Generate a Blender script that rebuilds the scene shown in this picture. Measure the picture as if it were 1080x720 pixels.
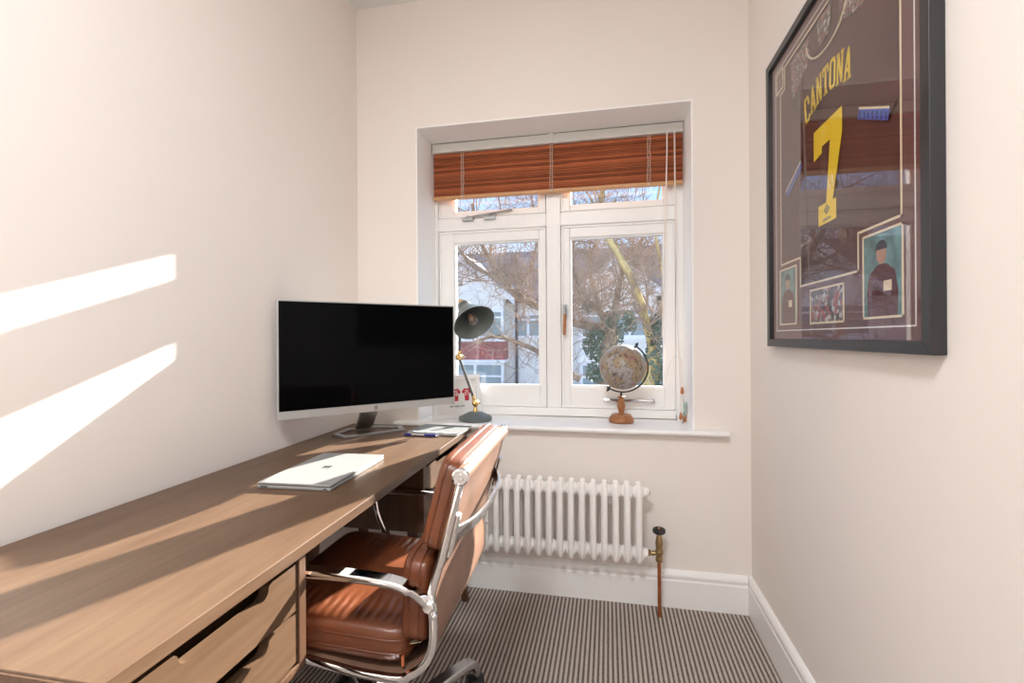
import bpy, bmesh, math, random
from math import sin, cos, pi, radians as R_, sqrt, atan2
from mathutils import Vector, Matrix

random.seed(7)
SC = bpy.context.scene
COL = SC.collection
for o in list(bpy.data.objects):
    bpy.data.objects.remove(o, do_unlink=True)

# ------------------------------------------------------------------ camera
F_PX, CX, CY = 495.8, 540.0, 356.1
CAM_H = 1.14
YAW, ROLL = R_(11.55), R_(-0.352)
c_, s_ = cos(YAW), sin(YAW)
r0 = Vector((c_, s_, 0)); f0 = Vector((-s_, c_, 0)); u0 = Vector((0, 0, 1))
rr = r0 * cos(ROLL) + u0 * sin(ROLL)
uu = -r0 * sin(ROLL) + u0 * cos(ROLL)
cam_d = bpy.data.cameras.new('camera')
cam = bpy.data.objects.new('camera', cam_d)
COL.objects.link(cam)
m = Matrix((( rr.x, uu.x, -f0.x, 0), (rr.y, uu.y, -f0.y, 0), (rr.z, uu.z, -f0.z, CAM_H), (0, 0, 0, 1)))
cam.matrix_world = m
cam_d.sensor_width = 36.0
cam_d.lens = 36.0 * F_PX / 1080.0
cam_d.shift_y = (CY - 360.0) / 1080.0
cam_d.clip_start = 0.02
cam_d.clip_end = 300
SC.camera = cam


def at(px, py, Y):
    """world point on the plane y = Y (used to survey the street outside)"""
    d = rr * ((px - CX) / F_PX) - uu * ((py - CY) / F_PX) + f0
    return Vector((0, 0, CAM_H)) + d * (Y / d.y)


# ------------------------------------------------------------------ render look
SC.view_settings.view_transform = 'Standard'
SC.view_settings.look = 'None'
SC.view_settings.gamma = 1.0
SC.view_settings.exposure = 0.0
SC.view_settings.use_curve_mapping = False
SC.cycles.use_denoising = True
SC.cycles.max_bounces = 12
SC.cycles.diffuse_bounces = 7
SC.cycles.glossy_bounces = 5
SC.cycles.transparent_max_bounces = 16
SC.cycles.sample_clamp_indirect = 6.0
SC.cycles.caustics_reflective = False
SC.cycles.caustics_refractive = False

# ------------------------------------------------------------------ sky
world = bpy.data.worlds.new('sky')
SC.world = world
world.use_nodes = True
nt = world.node_tree
nt.nodes.clear()
wo = nt.nodes.new('ShaderNodeOutputWorld')
bg = nt.nodes.new('ShaderNodeBackground')
tc = nt.nodes.new('ShaderNodeTexCoord')
sx = nt.nodes.new('ShaderNodeSeparateXYZ')
rp = nt.nodes.new('ShaderNodeValToRGB')
rp.color_ramp.elements[0].position = 0.0
rp.color_ramp.elements[0].color = (0.60, 0.68, 0.78, 1)
rp.color_ramp.elements[1].position = 0.6
rp.color_ramp.elements[1].color = (0.28, 0.46, 0.80, 1)
e = rp.color_ramp.elements.new(0.16); e.color = (0.44, 0.58, 0.79, 1)
e = rp.color_ramp.elements.new(0.32); e.color = (0.27, 0.46, 0.80, 1)
cn = nt.nodes.new('ShaderNodeTexNoise'); cn.inputs['Scale'].default_value = 3.2; cn.inputs['Detail'].default_value = 7
cr = nt.nodes.new('ShaderNodeValToRGB')
cr.color_ramp.elements[0].position = 0.58; cr.color_ramp.elements[0].color = (0, 0, 0, 1)
cr.color_ramp.elements[1].position = 0.72; cr.color_ramp.elements[1].color = (1, 1, 1, 1)
mx = nt.nodes.new('ShaderNodeMix'); mx.data_type = 'RGBA'
mx.inputs['B'].default_value = (0.72, 0.76, 0.82, 1)
nt.links.new(tc.outputs['Generated'], sx.inputs[0])
nt.links.new(sx.outputs['Z'], rp.inputs['Fac'])
nt.links.new(tc.outputs['Generated'], cn.inputs['Vector'])
nt.links.new(cn.outputs['Fac'], cr.inputs['Fac'])
nt.links.new(cr.outputs['Color'], mx.inputs['Factor'])
nt.links.new(rp.outputs['Color'], mx.inputs['A'])
nt.links.new(mx.outputs['Result'], bg.inputs['Color'])
bg.inputs['Strength'].default_value = 2.0
nt.links.new(bg.outputs[0], wo.inputs[0])

# low winter sun shining in through the window
SUN_DIR = Vector((-0.33, -1.0, -0.39)).normalized()
sun_d = bpy.data.lights.new('sun', 'SUN')
sun_d.energy = 31.0
sun_d.angle = R_(0.55)
sun_d.color = (1.0, 0.94, 0.85)
sun = bpy.data.objects.new('sun', sun_d)
COL.objects.link(sun)
sun.rotation_euler = SUN_DIR.to_track_quat('-Z', 'Y').to_euler()
sun.location = (3, 12, 6)

# window portal: only guides sampling of the sky
pd = bpy.data.lights.new('window_portal', 'AREA')
pd.shape = 'RECTANGLE'; pd.size = 1.25; pd.size_y = 1.4
pd.cycles.is_portal = True
po = bpy.data.objects.new('window_portal', pd); COL.objects.link(po)
po.location = (-0.266, 2.45, 1.44)
po.rotation_euler = Vector((0, -1, 0)).to_track_quat('-Z', 'Z').to_euler()

FILL_W = 48.0      # fill light added on the unseen ceiling, built further down

# ------------------------------------------------------------------ materials
MAT = {}


def base_mat(name):
    mt = bpy.data.materials.new(name)
    mt.use_nodes = True
    b = mt.node_tree.nodes['Principled BSDF']
    MAT[name] = mt
    return mt, mt.node_tree, b


def mat(name, col, rough=0.5, metal=0.0, noise=None, bump=None, coat=0.0, spec=None, vary=None, sheen=None):
    """noise=(scale, amount): brightness variation; bump=(scale, strength)"""
    mt, t, b = base_mat(name)
    b.inputs['Base Color'].default_value = (*col, 1)
    b.inputs['Roughness'].default_value = rough
    b.inputs['Metallic'].default_value = metal
    if coat: b.inputs['Coat Weight'].default_value = coat; b.inputs['Coat Roughness'].default_value = 0.1
    if spec is not None: b.inputs['Specular IOR Level'].default_value = spec
    tcn = t.nodes.new('ShaderNodeTexCoord')
    if noise:
        n = t.nodes.new('ShaderNodeTexNoise'); n.inputs['Scale'].default_value = noise[0]; n.inputs['Detail'].default_value = 4
        t.links.new(tcn.outputs['Object'], n.inputs['Vector'])
        r = t.nodes.new('ShaderNodeValToRGB')
        a = noise[1]
        c2 = vary if vary else col
        r.color_ramp.elements[0].position = 0.3; r.color_ramp.elements[0].color = (*[max(0, x * (1 - a)) for x in col], 1)
        r.color_ramp.elements[1].position = 0.7; r.color_ramp.elements[1].color = (*[min(1, x * (1 + a)) for x in c2], 1)
        t.links.new(n.outputs['Fac'], r.inputs['Fac'])
        t.links.new(r.outputs['Color'], b.inputs['Base Color'])
    if bump:
        n = t.nodes.new('ShaderNodeTexNoise'); n.inputs['Scale'].default_value = bump[0]; n.inputs['Detail'].default_value = 3
        t.links.new(tcn.outputs['Object'], n.inputs['Vector'])
        bp = t.nodes.new('ShaderNodeBump'); bp.inputs['Strength'].default_value = bump[1]; bp.inputs['Distance'].default_value = 0.002
        t.links.new(n.outputs['Fac'], bp.inputs['Height'])
        t.links.new(bp.outputs['Normal'], b.inputs['Normal'])
    return mt


def wood_mat(name, dark, light, axis='Y', scale=14.0, rough=0.35, coat=0.0, stretch=14.0):
    mt, t, b = base_mat(name)
    tcn = t.nodes.new('ShaderNodeTexCoord')
    mp = t.nodes.new('ShaderNodeMapping')
    sc = {'X': (1 / stretch, 1, 1), 'Y': (1, 1 / stretch, 1), 'Z': (1, 1, 1 / stretch)}[axis]
    mp.inputs['Scale'].default_value = sc
    t.links.new(tcn.outputs['Object'], mp.inputs['Vector'])
    n1 = t.nodes.new('ShaderNodeTexNoise'); n1.inputs['Scale'].default_value = scale; n1.inputs['Detail'].default_value = 8
    n1.inputs['Roughness'].default_value = 0.75; n1.inputs['Distortion'].default_value = 0.3
    n2 = t.nodes.new('ShaderNodeTexNoise'); n2.inputs['Scale'].default_value = scale * 9; n2.inputs['Detail'].default_value = 3
    t.links.new(mp.outputs[0], n1.inputs['Vector']); t.links.new(mp.outputs[0], n2.inputs['Vector'])
    ad = t.nodes.new('ShaderNodeMath'); ad.operation = 'MULTIPLY_ADD'
    ad.inputs[1].default_value = 0.55
    t.links.new(n2.outputs['Fac'], ad.inputs[0]); t.links.new(n1.outputs['Fac'], ad.inputs[2])
    r = t.nodes.new('ShaderNodeValToRGB')
    r.color_ramp.elements[0].position = 0.52; r.color_ramp.elements[0].color = (*dark, 1)
    r.color_ramp.elements[1].position = 1.0; r.color_ramp.elements[1].color = (*light, 1)
    t.links.new(ad.outputs[0], r.inputs['Fac'])
    t.links.new(r.outputs['Color'], b.inputs['Base Color'])
    b.inputs['Roughness'].default_value = rough
    b.inputs['Specular IOR Level'].default_value = 0.35
    if coat: b.inputs['Coat Weight'].default_value = coat; b.inputs['Coat Roughness'].default_value = 0.15
    bp = t.nodes.new('ShaderNodeBump'); bp.inputs['Strength'].default_value = 0.06; bp.inputs['Distance'].default_value = 0.001
    t.links.new(n2.outputs['Fac'], bp.inputs['Height']); t.links.new(bp.outputs['Normal'], b.inputs['Normal'])
    return mt


def glass_mat(name, ior=1.45, tint=(1, 1, 1), rough=0.0):
    mt, t, b = base_mat(name)
    t.nodes.remove(b)
    out = t.nodes['Material Output']
    tr = t.nodes.new('ShaderNodeBsdfTransparent'); tr.inputs['Color'].default_value = (*tint, 1)
    gl = t.nodes.new('ShaderNodeBsdfGlossy'); gl.inputs['Roughness'].default_value = rough
    fr = t.nodes.new('ShaderNodeFresnel')
    ge = t.nodes.new('ShaderNodeNewGeometry')          # same reflectance on both faces of the pane
    mr = t.nodes.new('ShaderNodeMapRange'); mr.inputs[3].default_value = ior; mr.inputs[4].default_value = 1 / ior
    t.links.new(ge.outputs['Backfacing'], mr.inputs[0]); t.links.new(mr.outputs[0], fr.inputs['IOR'])
    mxs = t.nodes.new('ShaderNodeMixShader')
    t.links.new(fr.outputs[0], mxs.inputs[0]); t.links.new(tr.outputs[0], mxs.inputs[1]); t.links.new(gl.outputs[0], mxs.inputs[2])
    t.links.new(mxs.outputs[0], out.inputs['Surface'])
    return mt


mat('wall_paint', (0.83, 0.772, 0.73), 0.75, noise=(1.3, 0.015), bump=(180, 0.08))
mat('ceiling_paint', (0.80, 0.80, 0.79), 0.8)
mat('white_gloss', (0.88, 0.875, 0.865), 0.32, noise=(3, 0.015))
mat('white_reveal', (0.92, 0.915, 0.905), 0.5)
mat('white_enamel', (0.90, 0.885, 0.865), 0.28)
mat('chrome', (0.74, 0.74, 0.75), 0.06, 1.0)
mat('polished_aluminium', (0.66, 0.66, 0.67), 0.16, 1.0)
mat('silver_plastic', (0.46, 0.46, 0.455), 0.34, 0.35)
mat('steel_grey', (0.38, 0.39, 0.40), 0.3, 0.85)
mat('black_screen', (0.002, 0.002, 0.0025), 0.05, spec=0.06)
mat('black_plastic', (0.012, 0.012, 0.013), 0.35)
mat('black_satin', (0.018, 0.018, 0.02), 0.38, spec=0.6)
mat('dark_grey', (0.06, 0.065, 0.07), 0.4)
mat('brass', (0.72, 0.50, 0.20), 0.25, 1.0)
mat('aged_brass', (0.42, 0.30, 0.15), 0.32, 1.0)
mat('copper_pipe', (0.55, 0.20, 0.09), 0.3, 0.9, noise=(20, 0.25))
mat('lamp_enamel', (0.115, 0.135, 0.125), 0.4)
mat('lamp_steel', (0.10, 0.105, 0.10), 0.3, 0.5)
mat('laptop_silver', (0.29, 0.29, 0.285), 0.45, 0.1)
mat('paper', (0.82, 0.81, 0.79), 0.7)
mat('notebook_cover', (0.17, 0.185, 0.185), 0.55, noise=(60, 0.12))
mat('pen_blue', (0.02, 0.03, 0.22), 0.25)
mat('red_print', (0.52, 0.02, 0.035), 0.6)
mat('caption_grey', (0.25, 0.24, 0.26), 0.7)
mat('filament', (0.95, 0.38, 0.08), 0.5)
mat('cord', (0.62, 0.52, 0.42), 0.8)
mat('cord_pale', (0.78, 0.72, 0.66), 0.8)
mat('acorn_wood', (0.48, 0.17, 0.07), 0.4)
mat('green_card', (0.16, 0.48, 0.38), 0.6)
mat('headrail', (0.66, 0.655, 0.62), 0.4)
mat('cream_bevel', (0.72, 0.60, 0.42), 0.7)
mat('white_line', (0.72, 0.70, 0.68), 0.7)
mat('mat_board', (0.125, 0.050, 0.046), 0.9, noise=(300, 0.1))
mat('jersey_cloth', (0.072, 0.019, 0.014), 0.75, noise=(8, 0.25), bump=(700, 0.3))
mat('jersey_yellow', (0.86, 0.60, 0.015), 0.6)
mat('jersey_blue', (0.06, 0.11, 0.42), 0.7)
mat('jersey_blue_dark', (0.012, 0.02, 0.09), 0.7)
mat('skin_print', (0.42, 0.24, 0.16), 0.7)
mat('dark_print', (0.03, 0.025, 0.03), 0.7)
mat('maroon_print', (0.09, 0.02, 0.02), 0.7)
mat('teal_print', (0.12, 0.22, 0.22), 0.7, noise=(25, 0.5))
mat('caster_black', (0.012, 0.012, 0.012), 0.4)
mat('zip_orange', (0.45, 0.13, 0.05), 0.4)
mat('tag_cream', (0.75, 0.63, 0.42), 0.7)
mat('desk_dark_inside', (0.05, 0.028, 0.02), 0.6)
glass_mat('window_glass', 1.45)
glass_mat('frame_glass', 1.32)
glass_mat('bulb_glass', 2.3, (.95, .96, .96), 0.03)
wood_mat('desk_wood', (0.080, 0.041, 0.023), (0.142, 0.088, 0.052), 'Y', 9.0, 0.42)
wood_mat('desk_wood_vertical', (0.075, 0.036, 0.021), (0.135, 0.074, 0.042), 'Z', 12.0, 0.4)
wood_mat('leg_wood', (0.06, 0.025, 0.013), (0.14, 0.06, 0.03), 'Z', 14.0, 0.4)
wood_mat('globe_wood', (0.24, 0.085, 0.03), (0.46, 0.21, 0.085), 'Z', 30.0, 0.35, stretch=3)
wood_mat('blind_wood', (0.20, 0.048, 0.018), (0.42, 0.125, 0.05), 'X', 22.0, 0.4, stretch=22)
wood_mat('blind_rail_wood', (0.48, 0.24, 0.10), (0.66, 0.38, 0.19), 'X', 22.0, 0.4, stretch=22)

_t = MAT['blind_wood'].node_tree
_b = _t.nodes['Principled BSDF']
_src = _b.inputs['Base Color'].links[0].from_socket
_oi = _t.nodes.new('ShaderNodeObjectInfo')
_mr = _t.nodes.new('ShaderNodeMapRange'); _mr.inputs[3].default_value = 0.55; _mr.inputs[4].default_value = 1.3
_hs = _t.nodes.new('ShaderNodeHueSaturation')
_t.links.new(_oi.outputs['Random'], _mr.inputs[0]); _t.links.new(_mr.outputs[0], _hs.inputs['Value'])
_t.links.new(_src, _hs.inputs['Color']); _t.links.new(_hs.outputs['Color'], _b.inputs['Base Color'])


def leather(name, col, bumpy=0.25, rough=0.36):
    mt, t, b = base_mat(name)
    tcn = t.nodes.new('ShaderNodeTexCoord')
    n = t.nodes.new('ShaderNodeTexNoise'); n.inputs['Scale'].default_value = 11; n.inputs['Detail'].default_value = 5
    r = t.nodes.new('ShaderNodeValToRGB')
    r.color_ramp.elements[0].position = 0.3; r.color_ramp.elements[0].color = (*[x * 0.72 for x in col], 1)
    r.color_ramp.elements[1].position = 0.75; r.color_ramp.elements[1].color = (*[min(1, x * 1.2) for x in col], 1)
    v = t.nodes.new('ShaderNodeTexVoronoi'); v.inputs['Scale'].default_value = 420
    bp = t.nodes.new('ShaderNodeBump'); bp.inputs['Strength'].default_value = bumpy; bp.inputs['Distance'].default_value = 0.0012
    for k in (n, v): t.links.new(tcn.outputs['Object'], k.inputs['Vector'])
    t.links.new(n.outputs['Fac'], r.inputs['Fac']); t.links.new(r.outputs['Color'], b.inputs['Base Color'])
    t.links.new(v.outputs['Distance'], bp.inputs['Height']); t.links.new(bp.outputs['Normal'], b.inputs['Normal'])
    b.inputs['Roughness'].default_value = rough
    return mt


leather('tan_leather', (0.155, 0.046, 0.018), 0.25, 0.3)
leather('tan_sling_sunlit', (0.27, 0.15, 0.10), 0.15, 0.42)  # paler than the cushions: sun glare on the back put into the colour

leather('seat_leather', (0.155, 0.046, 0.018), 0.25, 0.3)
_t = MAT['seat_leather'].node_tree
_b = _t.nodes['Principled BSDF']
_tc = _t.nodes.new('ShaderNodeTexCoord'); _sp = _t.nodes.new('ShaderNodeSeparateXYZ')
_t.links.new(_tc.outputs['Object'], _sp.inputs[0])
_wv = _t.nodes.new('ShaderNodeTexWave'); _wv.inputs['Scale'].default_value = 15; _wv.inputs['Distortion'].default_value = 2.5; _wv.inputs['Detail'].default_value = 1
_t.links.new(_tc.outputs['Object'], _wv.inputs['Vector'])
_ab = _t.nodes.new('ShaderNodeMath'); _ab.operation = 'ABSOLUTE'; _t.links.new(_sp.outputs['Y'], _ab.inputs[0])
_cv = _t.nodes.new('ShaderNodeValToRGB')               # gathers lie along both side seams
_cv.color_ramp.elements[0].position = 0.10; _cv.color_ramp.elements[0].color = (0, 0, 0, 1)
_cv.color_ramp.elements[1].position = 0.215; _cv.color_ramp.elements[1].color = (0, 0, 0, 1)
_e = _cv.color_ramp.elements.new(0.17); _e.color = (1, 1, 1, 1)
_t.links.new(_ab.outputs[0], _cv.inputs['Fac'])
_ml = _t.nodes.new('ShaderNodeMath'); _ml.operation = 'MULTIPLY'
_t.links.new(_wv.outputs['Fac'], _ml.inputs[0]); _t.links.new(_cv.outputs['Color'], _ml.inputs[1])
_bp = _t.nodes.new('ShaderNodeBump'); _bp.inputs['Strength'].default_value = 0.7; _bp.inputs['Distance'].default_value = 0.004
_t.links.new(_ml.outputs[0], _bp.inputs['Height'])
_old = _b.inputs['Normal'].links[0].from_node
_t.links.new(_bp.outputs['Normal'], _old.inputs['Normal'])


def carpet():
    mt, t, b = base_mat('striped_carpet')
    tcn = t.nodes.new('ShaderNodeTexCoord')
    sp = t.nodes.new('ShaderNodeSeparateXYZ')
    t.links.new(tcn.outputs['Object'], sp.inputs[0])
    nz = t.nodes.new('ShaderNodeTexNoise'); nz.inputs['Scale'].default_value = 160; nz.inputs['Detail'].default_value = 3
    t.links.new(tcn.outputs['Object'], nz.inputs['Vector'])
    wob = t.nodes.new('ShaderNodeMath'); wob.operation = 'MULTIPLY_ADD'; wob.inputs[1].default_value = 0.005
    t.links.new(nz.outputs['Fac'], wob.inputs[0]); t.links.new(sp.outputs['X'], wob.inputs[2])
    ml = t.nodes.new('ShaderNodeMath'); ml.operation = 'MULTIPLY'; ml.inputs[1].default_value = 2 * pi / 0.0165
    t.links.new(wob.outputs[0], ml.inputs[0])
    sn = t.nodes.new('ShaderNodeMath'); sn.operation = 'SINE'; t.links.new(ml.outputs[0], sn.inputs[0])
    r = t.nodes.new('ShaderNodeValToRGB')
    r.color_ramp.elements[0].position = 0.22; r.color_ramp.elements[0].color = (0.16, 0.123, 0.105, 1)
    r.color_ramp.elements[1].position = 0.62; r.color_ramp.elements[1].color = (0.56, 0.50, 0.45, 1)
    rg = t.nodes.new('ShaderNodeMapRange'); rg.inputs[1].default_value = -1; rg.inputs[2].default_value = 1
    t.links.new(sn.outputs[0], rg.inputs[0]); t.links.new(rg.outputs[0], r.inputs['Fac'])
    n2 = t.nodes.new('ShaderNodeTexNoise'); n2.inputs['Scale'].default_value = 420; n2.inputs['Detail'].default_value = 2
    t.links.new(tcn.outputs['Object'], n2.inputs['Vector'])
    r2 = t.nodes.new('ShaderNodeValToRGB')
    r2.color_ramp.elements[0].color = (0.55, 0.55, 0.55, 1); r2.color_ramp.elements[1].color = (1.25, 1.25, 1.25, 1)
    t.links.new(n2.outputs['Fac'], r2.inputs['Fac'])
    mm = t.nodes.new('ShaderNodeMix'); mm.data_type = 'RGBA'; mm.blend_type = 'MULTIPLY'; mm.inputs['Factor'].default_value = 1
    t.links.new(r.outputs['Color'], mm.inputs['A']); t.links.new(r2.outputs['Color'], mm.inputs['B'])
    t.links.new(mm.outputs['Result'], b.inputs['Base Color'])
    b.inputs['Roughness'].default_value = 0.95
    b.inputs['Specular IOR Level'].default_value = 0.1
    hh = t.nodes.new('ShaderNodeMath'); hh.operation = 'MULTIPLY_ADD'; hh.inputs[1].default_value = 0.6
    t.links.new(n2.outputs['Fac'], hh.inputs[0]); t.links.new(rg.outputs[0], hh.inputs[2])
    bp = t.nodes.new('ShaderNodeBump'); bp.inputs['Strength'].default_value = 0.6; bp.inputs['Distance'].default_value = 0.003
    t.links.new(hh.outputs[0], bp.inputs['Height']); t.links.new(bp.outputs['Normal'], b.inputs['Normal'])


carpet()


def globe_map():
    mt, t, b = base_mat('globe_map')
    tcn = t.nodes.new('ShaderNodeTexCoord')
    n = t.nodes.new('ShaderNodeTexNoise'); n.inputs['Scale'].default_value = 11; n.inputs['Detail'].default_value = 7; n.inputs['Roughness'].default_value = 0.55
    t.links.new(tcn.outputs['Object'], n.inputs['Vector'])
    r = t.nodes.new('ShaderNodeValToRGB'); r.color_ramp.interpolation = 'CONSTANT'
    r.color_ramp.elements[0].position = 0; r.color_ramp.elements[0].color = (0.36, 0.335, 0.315, 1)
    r.color_ramp.elements[1].position = 0.50; r.color_ramp.elements[1].color = (0.12, 0.09, 0.08, 1)
    for p, c in ((0.505, (0.34, 0.265, 0.17, 1)), (0.57, (0.30, 0.22, 0.15, 1)), (0.64, (0.27, 0.14, 0.14, 1))):
        q = r.color_ramp.elements.new(p); q.color = c
    t.links.new(n.outputs['Fac'], r.inputs['Fac'])
    n2 = t.nodes.new('ShaderNodeTexNoise'); n2.inputs['Scale'].default_value = 70; n2.inputs['Detail'].default_value = 2
    t.links.new(tcn.outputs['Object'], n2.inputs['Vector'])
    r2 = t.nodes.new('ShaderNodeValToRGB'); r2.color_ramp.elements[0].position = 0.36; r2.color_ramp.elements[0].color = (0.5, 0.45, 0.45, 1)
    r2.color_ramp.elements[1].position = 0.46; r2.color_ramp.elements[1].color = (1, 1, 1, 1)
    t.links.new(n2.outputs['Fac'], r2.inputs['Fac'])
    mm = t.nodes.new('ShaderNodeMix'); mm.data_type = 'RGBA'; mm.blend_type = 'MULTIPLY'; mm.inputs['Factor'].default_value = 1
    t.links.new(r.outputs['Color'], mm.inputs['A']); t.links.new(r2.outputs['Color'], mm.inputs['B'])
    t.links.new(mm.outputs['Result'], b.inputs['Base Color'])
    b.inputs['Roughness'].default_value = 0.35


globe_map()


def crowd_print(name, scale=170):
    mt, t, b = base_mat(name)
    tcn = t.nodes.new('ShaderNodeTexCoord')
    v = t.nodes.new('ShaderNodeTexVoronoi'); v.inputs['Scale'].default_value = scale
    t.links.new(tcn.outputs['Object'], v.inputs['Vector'])
    sp = t.nodes.new('ShaderNodeSeparateColor'); t.links.new(v.outputs['Color'], sp.inputs[0])
    r = t.nodes.new('ShaderNodeValToRGB'); r.color_ramp.interpolation = 'CONSTANT'
    r.color_ramp.elements[0].position = 0; r.color_ramp.elements[0].color = (0.07, 0.045, 0.04, 1)
    r.color_ramp.elements[1].position = 0.45; r.color_ramp.elements[1].color = (0.16, 0.10, 0.085, 1)
    for p, c in ((0.62, (0.35, 0.06, 0.045, 1)), (0.76, (0.30, 0.22, 0.17, 1)), (0.88, (0.45, 0.42, 0.40, 1))):
        q = r.color_ramp.elements.new(p); q.color = c
    t.links.new(sp.outputs[0], r.inputs['Fac']); t.links.new(r.outputs['Color'], b.inputs['Base Color'])
    b.inputs['Roughness'].default_value = 0.6


crowd_print('crowd_print')
crowd_print('team_print', 90)
# outdoors
mat('bark_moss', (0.42, 0.32, 0.13), 0.9, noise=(5, 0.6), bump=(25, 0.8))
mat('bark_brown', (0.27, 0.20, 0.14), 0.9, noise=(9, 0.5), bump=(25, 0.8))
mat('twig_brown', (0.36, 0.26, 0.185), 0.9, noise=(2, 0.5))
mat('ivy_leaf', (0.10, 0.16, 0.115), 0.5, noise=(6, 0.5))
mat('render_white', (0.97, 0.93, 0.87), 0.9, noise=(1.5, 0.06))
mat('paint_white', (0.95, 0.95, 0.95), 0.6)
mat('brick_red', (0.42, 0.13, 0.12), 0.9, noise=(7, 0.35))
mat('roof_slate', (0.27, 0.225, 0.215), 0.8, noise=(2.5, 0.45))
mat('far_glass', (0.30, 0.38, 0.39), 0.12)
mat('pipe_dark', (0.05, 0.055, 0.07), 0.5)
mat('chimney_brick', (0.24, 0.16, 0.12), 0.9, noise=(9, 0.4))
mat('asphalt', (0.36, 0.35, 0.34), 0.9, noise=(3, 0.2))
mat('hedge_leaf', (0.06, 0.10, 0.04), 0.7, noise=(9, 0.5))


# ------------------------------------------------------------------ mesh builder
def sgn(x): return -1.0 if x < 0 else 1.0


class MB:
    def __init__(self): self.v = []; self.f = []

    def add(self, vs, fs):
        o = len(self.v)
        self.v.extend([tuple(p) for p in vs])
        self.f.extend([tuple(i + o for i in q) for q in fs])
        return self

    def box(self, x0, x1, y0, y1, z0, z1):
        vs = [(x0, y0, z0), (x1, y0, z0), (x1, y1, z0), (x0, y1, z0), (x0, y0, z1), (x1, y0, z1), (x1, y1, z1), (x0, y1, z1)]
        return self.add(vs, [(3, 2, 1, 0), (4, 5, 6, 7), (0, 1, 5, 4), (1, 2, 6, 5), (2, 3, 7, 6), (3, 0, 4, 7)])

    def obox(self, c, ax, ay, az, hx, hy, hz):
        c = Vector(c); ax, ay, az = Vector(ax) * hx, Vector(ay) * hy, Vector(az) * hz
        vs = []
        for k in (-1, 1):
            for (i, j) in ((-1, -1), (1, -1), (1, 1), (-1, 1)):
                vs.append(c + ax * i + ay * j + az * k)
        return self.add(vs, [(3, 2, 1, 0), (4, 5, 6, 7), (0, 1, 5, 4), (1, 2, 6, 5), (2, 3, 7, 6), (3, 0, 4, 7)])

    def prism(self, poly, fn, d0, d1):
        """poly: 2d outline; fn(a, b, d) -> point"""
        n = len(poly)
        vs = [fn(a, b, d0) for a, b in poly] + [fn(a, b, d1) for a, b in poly]
        fs = [tuple(range(n))[::-1], tuple(range(n, 2 * n))]
        for i in range(n): fs.append((i, (i + 1) % n, n + (i + 1) % n, n + i))
        return self.add(vs, fs)

    def tube(self, pts, r, seg=10, cap=True, flat=None):
        """round tube along pts; r number or list; flat=(axis vector, factor) squashes"""
        pts = [Vector(p) for p in pts]
        n = len(pts)
        rs = r if isinstance(r, (list, tuple)) else [r] * n
        t0 = (pts[1] - pts[0]).normalized()
        up = Vector((0, 0, 1)) if abs(t0.z) < 0.9 else Vector((1, 0, 0))
        nrm = (up - t0 * up.dot(t0)).normalized()
        vs = []
        for i in range(n):
            if i == 0: t = t0
            elif i == n - 1: t = (pts[i] - pts[i - 1]).normalized()
            else: t = ((pts[i + 1] - pts[i]).normalized() + (pts[i] - pts[i - 1]).normalized()).normalized()
            nrm = (nrm - t * nrm.dot(t)).normalized()
            bn = t.cross(nrm)
            for k in range(seg):
                a = 2 * pi * k / seg
                vs.append(pts[i] + (nrm * cos(a) + bn * sin(a)) * rs[i])
        fs = []
        for i in range(n - 1):
            for k in range(seg):
                k2 = (k + 1) % seg
                fs.append((i * seg + k, i * seg + k2, (i + 1) * seg + k2, (i + 1) * seg + k))
        if cap:
            fs.append(tuple(range(seg))[::-1]); fs.append(tuple(range((n - 1) * seg, n * seg)))
        return self.add(vs, fs)

    def sweep(self, pts, side, half_w, half_t, scale=None):
        """rounded flat bar along pts; side = fixed vector across the bar"""
        pts = [Vector(p) for p in pts]; side = Vector(side).normalized()
        n = len(pts); vs = []
        sec = [(1, .45), (.8, 1), (-.8, 1), (-1, .45), (-1, -.45), (-.8, -1), (.8, -1), (1, -.45)]
        for i in range(n):
            a = pts[max(0, i - 1)]; b = pts[min(n - 1, i + 1)]
            t = (b - a).normalized(); nr = side.cross(t).normalized()
            k = scale[i] if scale else (1, 1)
            for (p, q) in sec: vs.append(pts[i] + side * p * half_w * k[0] + nr * q * half_t * k[1])
        m_ = len(sec); fs = []
        for i in range(n - 1):
            for k in range(m_):
                k2 = (k + 1) % m_
                fs.append((i * m_ + k, i * m_ + k2, (i + 1) * m_ + k2, (i + 1) * m_ + k))
        fs.append(tuple(range(m_))[::-1]); fs.append(tuple(range((n - 1) * m_, n * m_)))
        return self.add(vs, fs)

    def lathe(self, prof, origin=(0, 0, 0), axis=(0, 0, 1), seg=28, closed=False):
        """prof: list of (radius, height along axis)"""
        ax = Vector(axis).normalized(); o = Vector(origin)
        up = Vector((0, 0, 1)) if abs(ax.z) < 0.9 else Vector((1, 0, 0))
        e1 = (up - ax * up.dot(ax)).normalized(); e2 = ax.cross(e1)
        vs = []; n = len(prof)
        for (r, h) in prof:
            for k in range(seg):
                a = 2 * pi * k / seg
                vs.append(o + ax * h + (e1 * cos(a) + e2 * sin(a)) * max(r, 1e-5))
        fs = []
        for i in range(n - 1 if not closed else n):
            i2 = (i + 1) % n
            for k in range(seg):
                k2 = (k + 1) % seg
                fs.append((i * seg + k, i * seg + k2, i2 * seg + k2, i2 * seg + k))
        if not closed:
            fs.append(tuple(range(seg))[::-1]); fs.append(tuple(range((n - 1) * seg, n * seg)))
        return self.add(vs, fs)

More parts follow.
